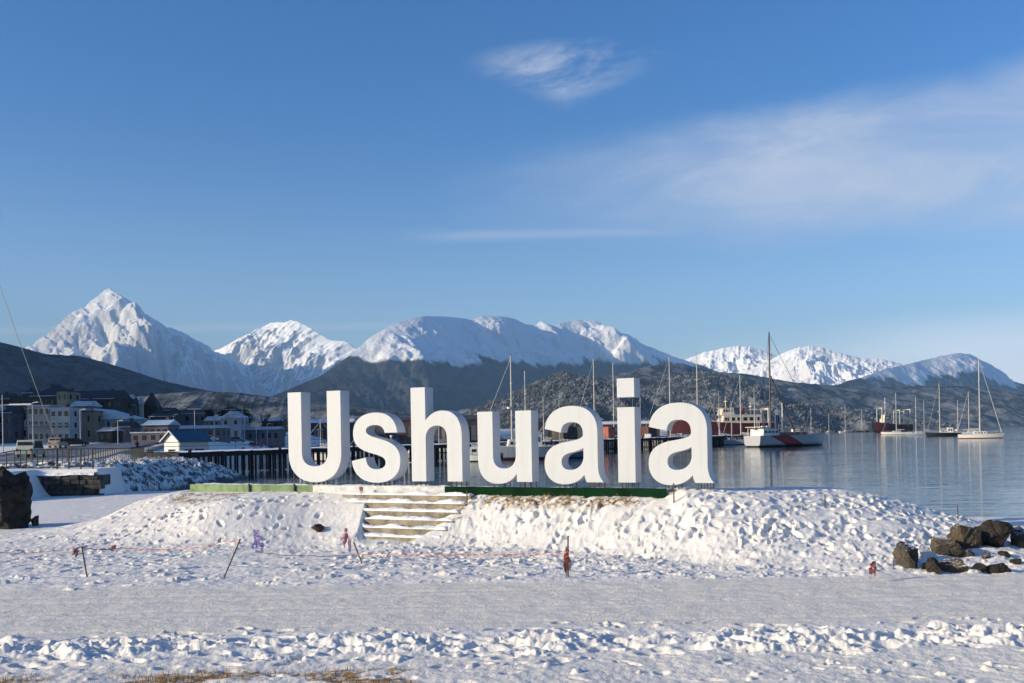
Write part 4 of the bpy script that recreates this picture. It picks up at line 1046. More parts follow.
M_DKWALL = paint('dark_shed_wall', (.040, .038, .040), .7, .4, .4); M_DKROOF = paint('dark_shed_roof', (.05, .05, .055), .7, .4, .5)
M_BRWALL = paint('brown_shed_wall', (.07, .045, .035), .7, .4, .4)
shed('harbour_shed', 296, 352, 419, 420, 14, 'long dark harbour shed across the water behind the capital U', M_DKWALL, M_SNOWD, doors=4)
shed('harbour_shed', 356, 420, 417, 440, 14, 'dark brown harbour shed across the water between the s and the h', M_BRWALL, M_DKROOF, doors=4)
shed('harbour_shed', 428, 482, 415, 430, 14, 'tall dark harbour shed across the water behind the h', M_DKWALL, M_DKROOF, rh=2.2, doors=3)
shed('harbour_shed', 536, 590, 419, 500, 14, 'dark harbour shed across the water behind the first letter a', M_DKWALL, M_DKROOF, doors=3)
shed('harbour_shed', 592, 660, 421, 520, 14, 'low brown harbour shed across the water behind the letter i', M_BRWALL, M_SNOWD, doors=4)
# ground those sheds stand on
b = MB(); qa = at(285, 440, 405); qb = at(668, 440, 495)
b.add([(qa.x, 405, -1), (qb.x, 488, -1), (qb.x + 4, 545, -1), (qa.x - 4, 465, -1), (qa.x, 405, 1.3), (qb.x, 488, 1.3), (qb.x + 4, 545, 1.3), (qa.x - 4, 465, 1.3)],
      [(0, 1, 5, 4), (1, 2, 6, 5), (2, 3, 7, 6), (3, 0, 4, 7), (4, 5, 6, 7)])
tag(b.build('quay', paint('quay_stone', (.12, .115, .11), .8, .4, .4)), kind='structure')
e = empty('jetty', at(840, 430, 930) * 1, 0, 'thin dark stone jetty on the far water left of the red ship', 'jetty'); e.location.z = 0
b = MB(); pr = random.Random(5)
for k in range(70): b.box((-62 + k * 1.75 + pr.uniform(-.4, .4), pr.uniform(-1, 1), .3 + pr.uniform(-.2, .3)), (2.6, 3.5, 2.2 + pr.uniform(0, .8)), pr.uniform(0, 3))
b.build('rubble', paint('jetty_rock', (.06, .06, .062), .85, .4, .5), e)

# ------------------------------------------------------------------ town
def tz(x, y): return float(town_z(x, y))
def roof_mesh(b, kind, w, d, h, rh, ov=.35):
    x, y = w / 2 + ov, d / 2 + ov
    if kind == 'flat': b.box((0, 0, h + .12), (w + .3, d + .3, .24)); return
    base = [(-x, -y, h), (x, -y, h), (x, y, h), (-x, y, h)]
    if kind == 'hip':
        r = max(.1, x - y * .9); b.add(base + [(-r, 0, h + rh), (r, 0, h + rh)], [(0, 1, 5, 4), (1, 2, 5), (2, 3, 4, 5), (3, 0, 4), (3, 2, 1, 0)])
    elif kind == 'gable': b.add(base + [(-x, 0, h + rh), (x, 0, h + rh)], [(0, 1, 5, 4), (1, 2, 5), (2, 3, 4, 5), (3, 0, 4), (3, 2, 1, 0)])
    elif kind == 'front': b.add(base + [(0, -y, h + rh), (0, y, h + rh)], [(0, 1, 4), (1, 2, 5, 4), (2, 3, 5), (3, 0, 4, 5), (3, 2, 1, 0)])
    elif kind == 'pyramid': b.add(base + [(0, 0, h + rh)], [(0, 1, 4), (1, 2, 4), (2, 3, 4), (3, 0, 4), (3, 2, 1, 0)])
    elif kind == 'mono':   # falls to the right
        b.add([(-x, -y, h), (x, -y, h), (x, y, h), (-x, y, h), (-x, -y, h + rh), (-x, y, h + rh)], [(0, 1, 4), (1, 2, 5, 4), (2, 3, 5), (3, 0, 4, 5), (3, 2, 1, 0)])
def building(px0, px1, py_eave, Y, dep, label, wall, roofm, kind='gable', rh=2.0, rows=2, cols=3, name='house', yaw=0.0, wfrac=.45, frames=False, door=None, cat='house', win=None, side=True, zbase=None):
    p0, p1 = at(px0, 440, Y), at(px1, 440, Y); w = p1.x - p0.x; cx = (p0.x + p1.x) / 2
    zb = (tz(cx, Y) if zbase is None else zbase); h = hgt((px0 + px1) / 2, py_eave, Y) - zb
    e = empty(name, (cx, Y + dep / 2, zb), yaw, label, cat)
    b = MB(); b.box((0, 0, h / 2 - .6), (w, dep, h + 1.2))
    if kind == 'front': b.add([(-w / 2, -dep / 2 + .01, h), (w / 2, -dep / 2 + .01, h), (0, -dep / 2 + .01, h + rh)], [(0, 1, 2)])
    b.build('wall', wall, e)
    b = MB(); roof_mesh(b, kind, w, dep, h, rh, .3); rf = b.build('roof', roofm, e)
    if kind in ('gable', 'hip', 'flat', 'mono') and cat not in ('shelter', 'shed'):
        cx_ = w * (.22 if int(px0) % 2 else -.25); ch = rh * .75 + 1.1 if kind != 'mono' else rh * .6 + .9
        b = MB(); b.box((cx_, dep * .08, h + ch / 2), (.7, .7, ch)); b.box((cx_, dep * .08, h + ch + .06), (.9, .9, .12)); b.build('chimney', M_BRWALL, rf)
        if kind != 'flat': b = MB(); b.tube((-w / 2 - .3, -dep / 2 - .38, h + .02), (w / 2 + .3, -dep / 2 - .38, h + .02), .09, n=6); b.build('gutter', FR, rf)
    fh = h / max(rows, 1)
    def put(x, y, z, sx, sy, sz, nx, ny):
        if frames:
            b = MB(); b.box((x, y, z), (sx + (.16 if sx > .1 else 0), sy + (.16 if sy > .1 else 0), sz + .16)); f = b.build('window', frames, e)
            b = MB(); b.box((x + nx * .03, y + ny * .03, z), (sx, sy, sz)); b.build('pane', win or M_GLASS, f)
        else:
            b = MB(); b.box((x, y, z), (sx, sy, sz)); b.build('window', win or M_GLASS, e)
    for r in range(rows):
        for c in range(cols):
            if door is not None and r == 0 and c == door:
                b = MB(); b.box((-w / 2 + w * (c + .5) / cols, -dep / 2 - .02, 1.05), (.95, .08, 2.1)); b.build('door', paint('house_door', (.10, .07, .05), .5), e); continue
            put(-w / 2 + w * (c + .5) / cols, -dep / 2 - .02, fh * (r + .56), w / cols * wfrac, .06, min(fh * .45, 1.5), 0, -1)
        if side:
            for c in range(2): put(w / 2 + .02, -dep / 2 + dep * (c + .5) / 2, fh * (r + .56), .06, min(1.2, dep * .2), min(fh * .45, 1.4), 1, 0)
    return e
W1 = paint('off_white_wall', (.34, .325, .30), .7, .2, .3); W2 = paint('tan_wall', (.27, .21, .14), .75, .2, .3); W3 = paint('pale_blue_wall', (.26, .30, .35), .7, .12, .3)
W4 = paint('dark_brown_wall', (.040, .032, .030), .75, .3, .3); W5 = paint('purple_grey_wall', (.12, .11, .14), .75, .3, .3); W6 = paint('white_wall', (.40, .385, .36), .65, .12, .5)
R1 = paint('dark_roof', (.022, .024, .030), .7, .3, .4); R2 = paint('dull_red_roof', (.15, .055, .05), .7, .3, .4); R3 = paint('blue_sheet_roof', (.03, .095, .15), .5, .2, .6)
R4 = paint('snowy_roof', (.50, .52, .55), .8, .35, .4); FR = paint('white_window_frame', (.6, .6, .6), .5)
building(32, 62, 396, 300, 16, 'big dark house with a hipped roof above the white apartment block', W4, R1, 'hip', 4.0, 3, 5, wfrac=.3)
building(57.5, 68, 391.5, 292, 9, 'narrow tan tower block between the dark hipped house and the long dark building', W2, R1, 'flat', 0, 4, 2, cat='building', wfrac=.3)
building(69, 114, 399, 306, 16, 'long dark building with a straight roof ridge above the tan house', W4, R1, 'gable', 3.0, 3, 6, cat='building', wfrac=.35)
building(69.5, 88, 406, 282, 10, 'low house with a pale snowy roof below the long dark building', W5, R4, 'gable', 1.6, 2, 4)
e = building(28, 50, 406.0, 235, 12, 'grey white flat roofed apartment block left part with a long balcony', W1, paint('pale_flat_roof', (.5, .52, .55), .8), 'flat', 0, 3, 4, frames=FR, cat='apartment block', wfrac=.62)
def balcony(e, w, dep, z, col=W6):
    b = MB(); b.box((0, -dep / 2 - .7, z), (w, 1.4, .22)); s = b.build('balcony', col, e)
    b = MB(); b.tube((-w / 2, -dep / 2 - 1.35, z + 1.0), (w / 2, -dep / 2 - 1.35, z + 1.0), .04, n=5)
    for k in range(9): x = -w / 2 + w * k / 8; b.tube((x, -dep / 2 - 1.35, z), (x, -dep / 2 - 1.35, z + 1), .03, n=4)
    b.build('balcony_rail', M_SPAR, s)
balcony(e, 5.2, 12, 4.3)
e = building(50.6, 70, 408.6, 233, 12, 'pale flat roofed apartment block right part beside the tan house', W6, paint('pale_flat_roof', (.5, .52, .55)), 'flat', 0, 3, 3, frames=FR, cat='apartment block', wfrac=.6)
balcony(e, 4.6, 12, 4.2)
building(14, 28, 409, 246, 9, 'small white house with a dull red roof left of the apartment block', W1, R2, 'gable', 1.3, 2, 2)
building(-8, 12, 413, 240, 9, 'grey house with a dark roof at the left edge behind the tall street lamp', W5, R1, 'gable', 1.8, 2, 3)
building(-4, 10, 399, 335, 9, 'dark house with a gabled roof high on the left edge of the town', W4, R1, 'gable', 2, 2, 2)
building(11.5, 23, 396.5, 330, 8, 'small dark flat house standing above the red roofed house', W4, R1, 'flat', 0, 2, 2)
building(70.6, 95, 412, 240, 11, 'plain tan house with a dark eave between the pale block and the blue house', W2, R1, 'flat', 0, 2, 2, wfrac=.16)
building(95.6, 131, 419, 245, 12, 'pale blue house with a roof sloping down to the right and small dark windows', W3, paint('blue_white_roof', (.5, .55, .6), .7), 'mono', 2.7, 2, 4, wfrac=.26)
building(115, 136, 405, 320, 10, 'purple grey house with a dark roof behind the pale blue house', W5, R1, 'gable', 1.8, 2, 3)
building(130, 170, 411, 330, 10, 'long dark house with a low roof around the pointed tower', W4, R1, 'gable', 1.2, 2, 6)
building(143, 157.5, 408, 326, 4.6, 'dark tower with a steep pointed roof on the town skyline', W4, R1, 'pyramid', 5.6, 1, 2, name='tower', cat='tower')
building(139.4, 143, 404, 322, 1.2, 'thin white steeple left of the dark pointed tower', W6, W6, 'pyramid', 3.0, 1, 1, name='steeple', cat='steeple', side=False)
building(143, 168, 425, 222, 8, 'low house with a pale blue snowy roof above the small white hut', W5, paint('blue_snow_roof', (.36, .52, .66), .7), 'gable', 1.2, 1, 4)
building(168, 222, 428.5, 262, 8, 'long low grey shed with a snowy roof beyond the blue roofed hut', W5, R4, 'gable', .9, 1, 7, cat='shed', name='shed')
building(131, 166, 433, 205, 5, 'low open shelter with a snowy flat roof left of the white hut', W5, R4, 'flat', 0, 1, 4, cat='shelter', name='shelter')
building(221, 241, 418, 300, 9, 'white and pale blue house with a front gable below the dark trees', W3, R4, 'front', 2.2, 2, 2, frames=FR, door=1, wfrac=.3)
building(241, 279, 429.5, 305, 8, 'long low house with a snowy roof right of the white gabled house', W5, R4, 'gable', .9, 1, 6)
building(176, 207, 413.5, 340, 9, 'dark purple house on the skyline right of the pointed tower', W5, R1, 'gable', 1.4, 2, 4)
building(99, 112, 431, 215, 6, 'tiny brown hut at the foot of the pale blue house', W4, R4, 'gable', .8, 1, 2)
building(113, 130, 427, 232, 7, 'small grey house under the right end of the pale blue house', W5, R1, 'gable', 1.2, 1, 3)
building(205, 219, 420.5, 312, 8, 'small tan house between the shed and the white gabled house', W2, R4, 'gable', 1.4, 2, 3)
building(262, 278, 421, 330, 8, 'dark house with a snowy roof below the bare trees', W4, R4, 'gable', 1.3, 2, 3)
building(-30, -9, 411, 236, 9, 'brown house beyond the left edge of the picture', W4, R4, 'gable', 1.6, 2, 3)
building(222, 236, 409.5, 372, 8, 'dark tall house on the ridge behind the white gabled house', W4, R1, 'hip', 1.6, 2, 3)
building(118, 129, 398.5, 372, 8, 'small purple house on the skyline behind the purple grey one', W5, R4, 'gable', 1.6, 2, 2)
building(24, 33, 393, 372, 8, 'tiny dark house on the skyline left of the big hipped house', W4, R1, 'gable', 1.4, 2, 2)
building(150, 175, 416.5, 300, 8, 'dark brown house with a plain roof below the pointed tower', W4, R1, 'gable', 1.3, 1, 4)
# the hut by the pier, sunlit end towards the left
def hut():
    Y = 116; p = at(182, 454, Y); z0 = tz(p.x, Y)
    e = empty('hut', (p.x, Y + 1.6, z0), math.radians(52), 'small white hut with a blue pitched roof where the pier meets the shore', 'hut')
    L, D, H, R = 3.9, 3.2, hgt(185, 440, Y) - z0, 1.05
    b = MB(); b.box((0, 0, H / 2 - .3), (L, D, H + .6)); b.add([(-L / 2, -D / 2, H), (-L / 2, D / 2, H), (-L / 2, 0, H + R)], [(0, 2, 1)]); b.add([(L / 2, -D / 2, H), (L / 2, D / 2, H), (L / 2, 0, H + R)], [(0, 1, 2)])
    b.build('wall', paint('white_hut_boards', (.68, .67, .64), .6, .12, 2), e)
    b = MB(); x, y, k = L / 2 + .35, D / 2 + .35, R / (D / 2) * .35
    for s in (-1, 1):
        b.add([(-x, s * y, H - k), (x, s * y, H - k), (x, 0, H + R), (-x, 0, H + R), (-x, s * y, H - k + .1), (x, s * y, H - k + .1), (x, 0, H + R + .12), (-x, 0, H + R + .12)],
              [(0, 1, 2, 3), (4, 5, 6, 7), (0, 1, 5, 4), (0, 3, 7, 4), (1, 2, 6, 5)])
    b.build('roof', R3, e)
    b = MB()
    for s in (-1, 1): b.tube((-x - .02, s * y, H - k + .05), (-x - .02, 0, H + R + .05), .09, n=4)
    b.build('barge_board', FR, e)
    def win(c, d, n):
        b = MB(); b.box(c, tuple(v + .18 if v > .1 else v for v in d)); f = b.build('window', FR, e)
        b = MB(); b.box(tuple(a + .03 * q for a, q in zip(c, n)), d); b.build('pane', M_GLASS, f)
    win((-L / 2 - .02, 0, H * .55), (.06, 1.3, .95), (-1, 0, 0))
    win((-L * .22, -D / 2 - .02, H * .55), (1.1, .06, .95), (0, -1, 0)); win((L * .18, -D / 2 - .02, H * .55), (1.1, .06, .95), (0, -1, 0))
hut()

def street_lamp(px, pyt, Y, label, arm=0.0, head=False):
    p = at(px, 440, Y); z = tz(p.x, Y); h = hgt(px, pyt, Y) - z; r = max(.07, Y * .00042)
    e = empty('street_lamp', (p.x, Y, z), 0, label, 'street lamp', 'street lamps of the shore road')
    b = MB(); b.tube((0, 0, -.3), (0, 0, h), r, r * .75, 7); b.build('pole', paint('lamp_pole_grey', (.45, .46, .48), .5), e)
    if arm:
        hz = h * .83
        b = MB(); b.tube((-arm * .4, 0, hz), (arm, 0, hz + .1), r * .7, n=5); b.build('arm', _cache['lamp_pole_grey'], e)
        b = MB(); b.box((arm * .75, 0, hz + .08), (arm * .9, .35, .18)); b.build('lamp_head', M_CABIN, e, bevel=.03)
    if head:
        b = MB(); b.box((0, 0, h), (3.2, .5, .35)); b.build('lamp_head', paint('dark_lamp_head', (.12, .13, .15), .5), e)
    elif not arm:
        b = MB(); b.tube((0, 0, h), (.7, 0, h + .15), r * .7, n=5); b.box((.8, 0, h + .13), (.5, .22, .12)); b.build('lamp_head', M_CABIN, e)
street_lamp(3, 395, 120, 'tall street lamp with a white crosspiece at the left edge', arm=3.0)
street_lamp(33, 403, 175, 'thin street lamp in front of the grey white apartment block')
street_lamp(80.5, 410, 180, 'thin street lamp in front of the tan house')
street_lamp(118, 421, 190, 'short thin street lamp in front of the pale blue house')
street_lamp(150, 417, 230, 'thin street lamp left of the low blue snowy roof')
street_lamp(174, 415, 240, 'thin reddish street lamp above the roof of the white hut')
street_lamp(195, 409, 230, 'floodlight post with a wide dark crosshead behind the white hut', head=True)
street_lamp(214.5, 416, 250, 'thin street lamp left of the white gabled house')
street_lamp(244.5, 417, 255, 'thin street lamp right of the white gabled house')
street_lamp(256.5, 419, 262, 'thin street lamp above the small red car')
street_lamp(267.5, 424, 270, 'shortest thin street lamp at the right end of the shore field')

# cars
def car(px, pyb, Y, head, label, col, tall=1.65, L=4.3, W=1.8):
    p = at(px, pyb, Y); z = tz(p.x, Y) + .10
    e = empty('parked_car', (p.x, Y, z), math.radians(head), label, 'car', 'cars along the shore road')
    m = paint('car_paint_%s' % label.split()[0], col, .3, .1, 2)
    pr = [(-L / 2, .35), (L / 2 - .05, .35), (L / 2, .72), (L * .28, .95), (L * .12, tall), (-L * .36, tall), (-L * .47, 1.0), (-L / 2, .85)]
    b = MB(); b.prism(pr, -W / 2, W / 2); b.build('body', m, e, bevel=.06)
    for s in (-1, 1):
        b = MB(); b.prism([(L * .22, 1.0), (L * .11, tall - .12), (-L * .34, tall - .12), (-L * .42, 1.03)], s * (W / 2 + .012) - .01, s * (W / 2 + .012) + .01); b.build('side_window', M_GLASS, e)
    b = MB(); b.box((-L * .425, 0, 1.0 + (tall - 1) * .48), (.06, W * .82, (tall - 1) * .62)); b.build('rear_window', M_GLASS, e)
    b = MB(); b.add([(L * .275 + .02, -W * .42, .99), (L * .275 + .02, W * .42, .99), (L * .13 + .02, W * .40, tall - .1), (L * .13 + .02, -W * .40, tall - .1)], [(0, 1, 2, 3)]); b.build('windscreen', M_GLASS, e)
    for x in (-L * .31, L * .31):
        for s in (-1, 1):
            b = MB(); b.tube((x, s * (W / 2 - .2), .32), (x, s * (W / 2 + .02), .32), .32, n=14); wh = b.build('wheel', paint('tyre_rubber', (.02, .02, .02), .8), e)
            b = MB(); b.tube((x, s * (W / 2 + .01), .32), (x, s * (W / 2 + .035), .32), .18, n=10); b.build('rim', M_SPAR, wh)
    for s in (-1, 1):
        b = MB(); b.box((-L / 2 - .005, s * W * .40, .85), (.06, .18, .3)); b.build('tail_light', paint('tail_light_red', (.35, .02, .02), .3), e)
        b = MB(); b.box((L / 2 - .02, s * W * .38, .72), (.06, .3, .16)); b.build('headlight', M_CABIN, e)
car(31.5, 454, 112, 97, 'silver green van driving away along the shore road', (.42, .44, .38), 1.95, 4.6, 1.9)
car(58, 448, 160, 97, 'beige estate car farther up the road than the van', (.36, .31, .24), 1.7)
car(76, 446.5, 172, 20, 'black car parked below the tan house', (.015, .015, .018), 1.5)
car(256, 437.6, 285, 5, 'red car parked below the low snowy roofs by the shore field', (.28, .03, .03), 1.5)
car(210, 438.5, 255, 8, 'white car parked beyond the blue roofed hut', (.6, .6, .6), 1.5)
car(238, 437.8, 280, 4, 'grey car parked below the white gabled house', (.14, .15, .17), 1.5)

# fences and the stone wall on the left
def fence(pts, n, h, label, rail_mat, post_mat, pr=.035):
    p0 = pts[0]; e = empty('railing_fence', p0, 0, label, 'fence')
    seg = [0]
    for a, b_ in zip(pts[:-1], pts[1:]): seg.append(seg[-1] + (Vector(b_) - Vector(a)).length)
    top = []
    for k in range(n):
        d = seg[-1] * k / (n - 1); i = max(j for j in range(len(seg) - 1) if seg[j] <= d + 1e-6)
        q = Vector(pts[i]).lerp(Vector(pts[i + 1]), (d - seg[i]) / (seg[i + 1] - seg[i])) - Vector(p0)
        b = MB(); b.tube(q - Vector((0, 0, .3)), q + Vector((0, 0, h)), pr, n=6); b.build('post', post_mat, e); top.append(q)
    b = MB(); b.path([q + Vector((0, 0, h)) for q in top], .03, 5); b.build('top_rail', rail_mat, e)
    b = MB(); b.path([q + Vector((0, 0, h * .18)) for q in top], .02, 5); b.build('bottom_rail', rail_mat, e)
    return e
M_FEN = paint('fence_steel', (.035, .034, .036), .6, .3, 3); M_FENW = paint('pale_fence_steel', (.5, .49, .46), .5, .2, 3)
def fp(x, y): return (x, y, (tz(x, y) if y > 57.2 else gz(x, y)) - .03)
fence([fp(-29.5, 52.5), fp(-29.2, 57.6), fp(-30.6, 72), fp(-33.4, 86), fp(-37.8, 101)], 58, 1.1, 'dark railing of thin posts along the shore road at the left', M_FEN, M_FEN)
fence([fp(-37.9, 101.5), fp(-41.5, 112)], 16, 1.1, 'short pale railing just left of the white hut', M_FENW, M_FENW)
fence([fp(-25.4, 54.8), fp(-23.4, 54.8)], 4, 1.15, 'four dark posts with a rail standing on the stone wall', M_FEN, M_FEN, .05)
def stone_wall():
    e = empty('stone_wall', (-25.2, 54.0, .4), 0, 'dark rubble retaining wall holding the snowy ledge below the railing', 'wall')
    rng = random.Random(4); b = MB()
    for r in range(5):
        x = -2.3
        while x < 2.3:
            w = rng.uniform(.3, .65); b.box((x + w / 2, rng.uniform(-.06, .06), .12 + r * .26), (w - .02, .5, .25), rng.uniform(-.04, .04)); x += w
    b.box((0, .12, .6), (4.7, .3, 1.3)); b.box((2.25, .9, .6), (.3, 1.7, 1.3))
    b.build('stonework', paint('dark_wall_stone', (.075, .068, .058), .85, .6, 2.2, .03), e, bevel=.03)
    n = 60; S, Q = np.meshgrid(np.linspace(-2.3, 2.3, n), np.linspace(-.3, .9, 14))
    z = 1.30 + .10 + .06 * fbm(S * 1.5, Q * 2, 3, 9) - .12 * (Q < -.25)
    o = grid_object('snow_cap', np.stack([S, Q, z], -1), M_CAPSNOW); o.parent = e
stone_wall()

# trees
def leaf_tree(px, pyt, Y, wpx, label, col, bare=False, seed=0, name='tree'):
    p = at(px, 440, Y); z = tz(p.x, Y); H = hgt(px, pyt, Y) - z; Wd = wpx * Y / F / 2
    e = empty(name, (p.x, Y, z), 0, label, 'tree', None); rng = random.Random(seed)
    b = MB(); b.tube((0, 0, -.3), (0, 0, H * .55), .22, .12, 7)
    tips = []
    for k in range(16 if bare else 9):
        a = rng.uniform(0, 6.28); z0 = H * rng.uniform(.2, .55); r = Wd * rng.uniform(.4, .95); z1 = z0 + H * rng.uniform(.15, .42)
        b.tube((0, 0, z0), (r * math.cos(a), r * math.sin(a), z1), .08, .03, 5); tips.append((r * math.cos(a), r * math.sin(a), z1))
        if bare:
            for q in range(5):
                t = tips[-1]; b.tube((t[0] * .6, t[1] * .6, z0 + (z1 - z0) * .6), (t[0] + rng.uniform(-.8, .8), t[1] + rng.uniform(-.8, .8), min(H, z1 + rng.uniform(.2, 1.4))), .04, .02, 4)
    b.build('trunk', paint('bark', (.06, .045, .035), .9, .3, 3), e)
    c = MB(); n = 380 if bare else 900
    for k in range(n):
        while True:
            q = Vector((rng.uniform(-1, 1), rng.uniform(-1, 1), rng.uniform(-1, 1)))
            if q.length < 1: break
        lob = .72 + .28 * math.sin(5 * math.atan2(q.y, q.x) + seed) * math.cos(4 * q.z + seed)
        q = Vector((q.x * Wd * lob, q.y * Wd * lob, H * .60 + q.z * H * .40 * lob)); s = rng.uniform(.12, .38) * (.55 if bare else 1)
        d = Vector((rng.gauss(0, 1), rng.gauss(0, 1), rng.gauss(0, 1))).normalized(); u = d.orthogonal().normalized() * s; v = d.cross(u).normalized() * s
        c.add([q - u, q + v, q + u, q - v], [(0, 1, 2, 3)])
    c.build('crown', paint('leaf_' + name + str(seed % 3), col, .9, .5, .5), e)
leaf_tree(210, 406, 330, 12, 'dark round evergreen left of the white gabled house', (.020, .024, .024), seed=1)
leaf_tree(225, 405, 345, 20, 'widest dark evergreen behind the white gabled house', (.018, .022, .020), seed=2)
leaf_tree(246, 406, 338, 16, 'dark ragged evergreen right of the white gabled house', (.020, .023, .020), seed=3)
leaf_tree(264, 412, 325, 14, 'bare grey tree above the low snowy roofs', (.07, .06, .055), True, 4, 'bare_tree')
leaf_tree(283, 415, 320, 18, 'brown bare tree left of the capital U', (.085, .055, .042), True, 5, 'bare_tree')
leaf_tree(190, 409, 345, 12, 'dark bushy evergreen behind the floodlight post', (.020, .022, .022), seed=6)
leaf_tree(136, 411, 338, 10, 'dark bushy tree under the thin white steeple', (.02, .021, .022), seed=7)

# a walker on the shore pavement
def person(px, pyb, Y, label):
    p = at(px, pyb, Y); z = tz(p.x, Y) + .12
    e = empty('person', (p.x, Y, z), math.radians(30), label, 'person')
    V = [(0, 0, .95), (0, 0, 1.18), (0, 0, 1.42), (0, 0, 1.53), (0, .02, 1.66), (.10, 0, .90), (.12, .14, .50), (.12, .04, .08), (.12, .16, .03), (-.10, 0, .90), (-.12, -.10, .50), (-.12, -.30, .12), (-.12, -.18, .04),
         (.19, 0, 1.40), (.25, -.10, 1.14), (.22, .06, .92), (-.19, 0, 1.40), (-.25, .06, 1.14), (-.22, .22, .95)]
    E = [(0, 1), (1, 2), (2, 3), (3, 4), (0, 5), (5, 6), (6, 7), (7, 8), (0, 9), (9, 10), (10, 11), (11, 12), (2, 13), (13, 14), (14, 15), (2, 16), (16, 17), (17, 18)]
    Rd = [.17, .17, .18, .065, .115, .11, .075, .055, .05, .11, .075, .055, .05, .075, .06, .045, .075, .06, .045]
    me = bpy.data.meshes.new('body'); me.from_pydata(V, E, []); o = bpy.data.objects.new('body', me); link(o, e)
    sk = o.modifiers.new('skin', 'SKIN'); ly = me.skin_vertices[0] if me.skin_vertices else None
    if ly is None:
        bm = bmesh.new(); bm.from_mesh(me); bm.verts.layers.skin.verify(); bm.to_mesh(me); bm.free(); ly = me.skin_vertices[0]
    for i, r in enumerate(Rd): ly.data[i].radius = (r, r * .85)
    ly.data[0].use_root = True
    o.modifiers.new('sub', 'SUBSURF').levels = 1; o.modifiers['sub'].render_levels = 2
    me.materials.append(paint('dark_winter_clothes', (.018, .018, .022), .9, .3, 3))
    b = MB(); b.tube((0, .02, 1.64), (0, .02, 1.80), .125, .07, 10); b.build('hat', paint('dark_knit_hat', (.03, .03, .035), .9), e)
    b = MB(); b.box((0, .125, 1.63), (.13, .03, .15)); b.build('face', paint('skin', (.45, .28, .2), .6), e, bevel=.012)
person(137, 445, 150, 'dark dressed person walking on the pavement left of the white hut')
# ------------------------------------------------------------------ rocks
def rock(name, label, c, size, seed, mat, rz=0.0, group=None, snow=0.0, cat='rock', facets=9):
    rng = np.random.RandomState(seed)
    bm = bmesh.new(); bmesh.ops.create_icosphere(bm, subdivisions=5, radius=1.0)
    V = np.array([v.co for v in bm.verts]); N = V / np.linalg.norm(V, axis=1, keepdims=True)
    # cut by random planes so the stone has broken faces
    d = rng.normal(size=(facets + 6, 3)); d /= np.linalg.norm(d, axis=1, keepdims=True); off = rng.uniform(.55, .95, len(d))
    r = np.min(np.where(N @ d.T > .05, off[None] / np.maximum(N @ d.T, .05), 9), axis=1); r = np.minimum(r, 1.15)
    P = N * r[:, None]
    k = 2.3; f = fbm(P[:, 0] * k + seed, P[:, 1] * k + P[:, 2] * 1.7 * k, 4, seed + 3); f2 = fbm(P[:, 2] * 7 + seed, P[:, 0] * 7 + P[:, 1] * 5, 3, seed + 9)
    P = P * (1 + .10 * f + .03 * f2)[:, None] * np.array(size)[None]
    for v, p in zip(bm.verts, P): v.co = p
    me = bpy.data.meshes.new(name); bm.to_mesh(me); bm.free(); me.materials.append(mat)
    o = bpy.data.objects.new(name, me); o.location = c; o.rotation_euler = (0, 0, rz); link(o)
    return tag(o, label, cat, group)
def stone_mat(name, a, b_, snow=.0):
    m, g, bs = new_mat(name)
    tc = g.n('ShaderNodeTexCoord').outputs['Object']; nm = g.n('ShaderNodeNewGeometry').outputs['Normal']
    n = g.noise(tc, 2.5, 7, .65); n2 = g.noise(tc, 14, 5, .65); vo = g.n('ShaderNodeTexVoronoi', {'Vector': tc, 'Scale': 3.0}, feature='DISTANCE_TO_EDGE').outputs['Distance']
    c = g.mix(g.sstep(n, .32, .68), a, b_)
    c = g.mix(g.m('MULTIPLY', g.sstep(n2, .5, .75), .5), c, tuple(x * .4 for x in a))
    up = g.n('ShaderNodeSeparateXYZ', {0: nm}).outputs[2]
    c = g.mix(g.m('MULTIPLY', g.sstep(g.m('ADD', up, g.m('MULTIPLY', g.m('SUBTRACT', n2, .5), .5)), .80, .92), snow), c, (.82, .83, .86))
    bp = g.n('ShaderNodeBump', {'Strength': 1.0, 'Distance': .05, 'Height': g.m('ADD', n2, g.m('MULTIPLY', g.sstep(vo, 0, .06), .4))})
    setin(g, bs, Base_Color=c, Roughness=.9, Normal=bp.outputs[0]); bs.inputs['Specular IOR Level'].default_value = .2
    return m
S_DARK = stone_mat('dark_boulder', (.020, .018, .016), (.05, .043, .037), .0)
S_BROWN = stone_mat('brown_boulder', (.060, .046, .033), (.125, .098, .070), .7)
S_GREY = stone_mat('grey_brown_boulder', (.045, .039, .033), (.105, .09, .073), .7)
p = px_on_ground(2, 528, .6)
rock('boulder', 'huge dark boulder cut by the left edge of the snowy ground', (p.x - .1, p.y + .4, 0.95), (1.22, 1.3, 1.45), 12, S_DARK, .4, cat='boulder')
q = gpt(35, 526); rock('rock', 'small tan stone at the foot of the huge dark boulder', (q.x, q.y, q.z + .12), (.16, .16, .3), 5, S_BROWN)
def px_rock(x0, x1, yt, yb, label, mat, seed, depth=1.0, sink=.18):
    b_ = gpt((x0 + x1) / 2, yb); Y = b_.y; w = (x1 - x0) * Y / F / 2; h = (yb - yt) * Y / F
    rock('rock', label, (b_.x, Y + w * depth * .7, b_.z + h * (.5 - sink)), (w * 1.12, w * depth * 1.1, h * (.5 + sink) * .96), seed, mat, seed * .7, 'rocks by the shore on the right')
px_rock(953, 981, 518, 549, 'tall brown rock lit by the sun, highest of the shore rocks', S_BROWN, 21, .9)
px_rock(973, 1016, 523, 547, 'broad nearly black rock right of the tall brown one', S_DARK, 22, .7)
px_rock(933, 966, 533, 556, 'dark brown rock just left of and below the tall brown one', S_GREY, 23, .8)
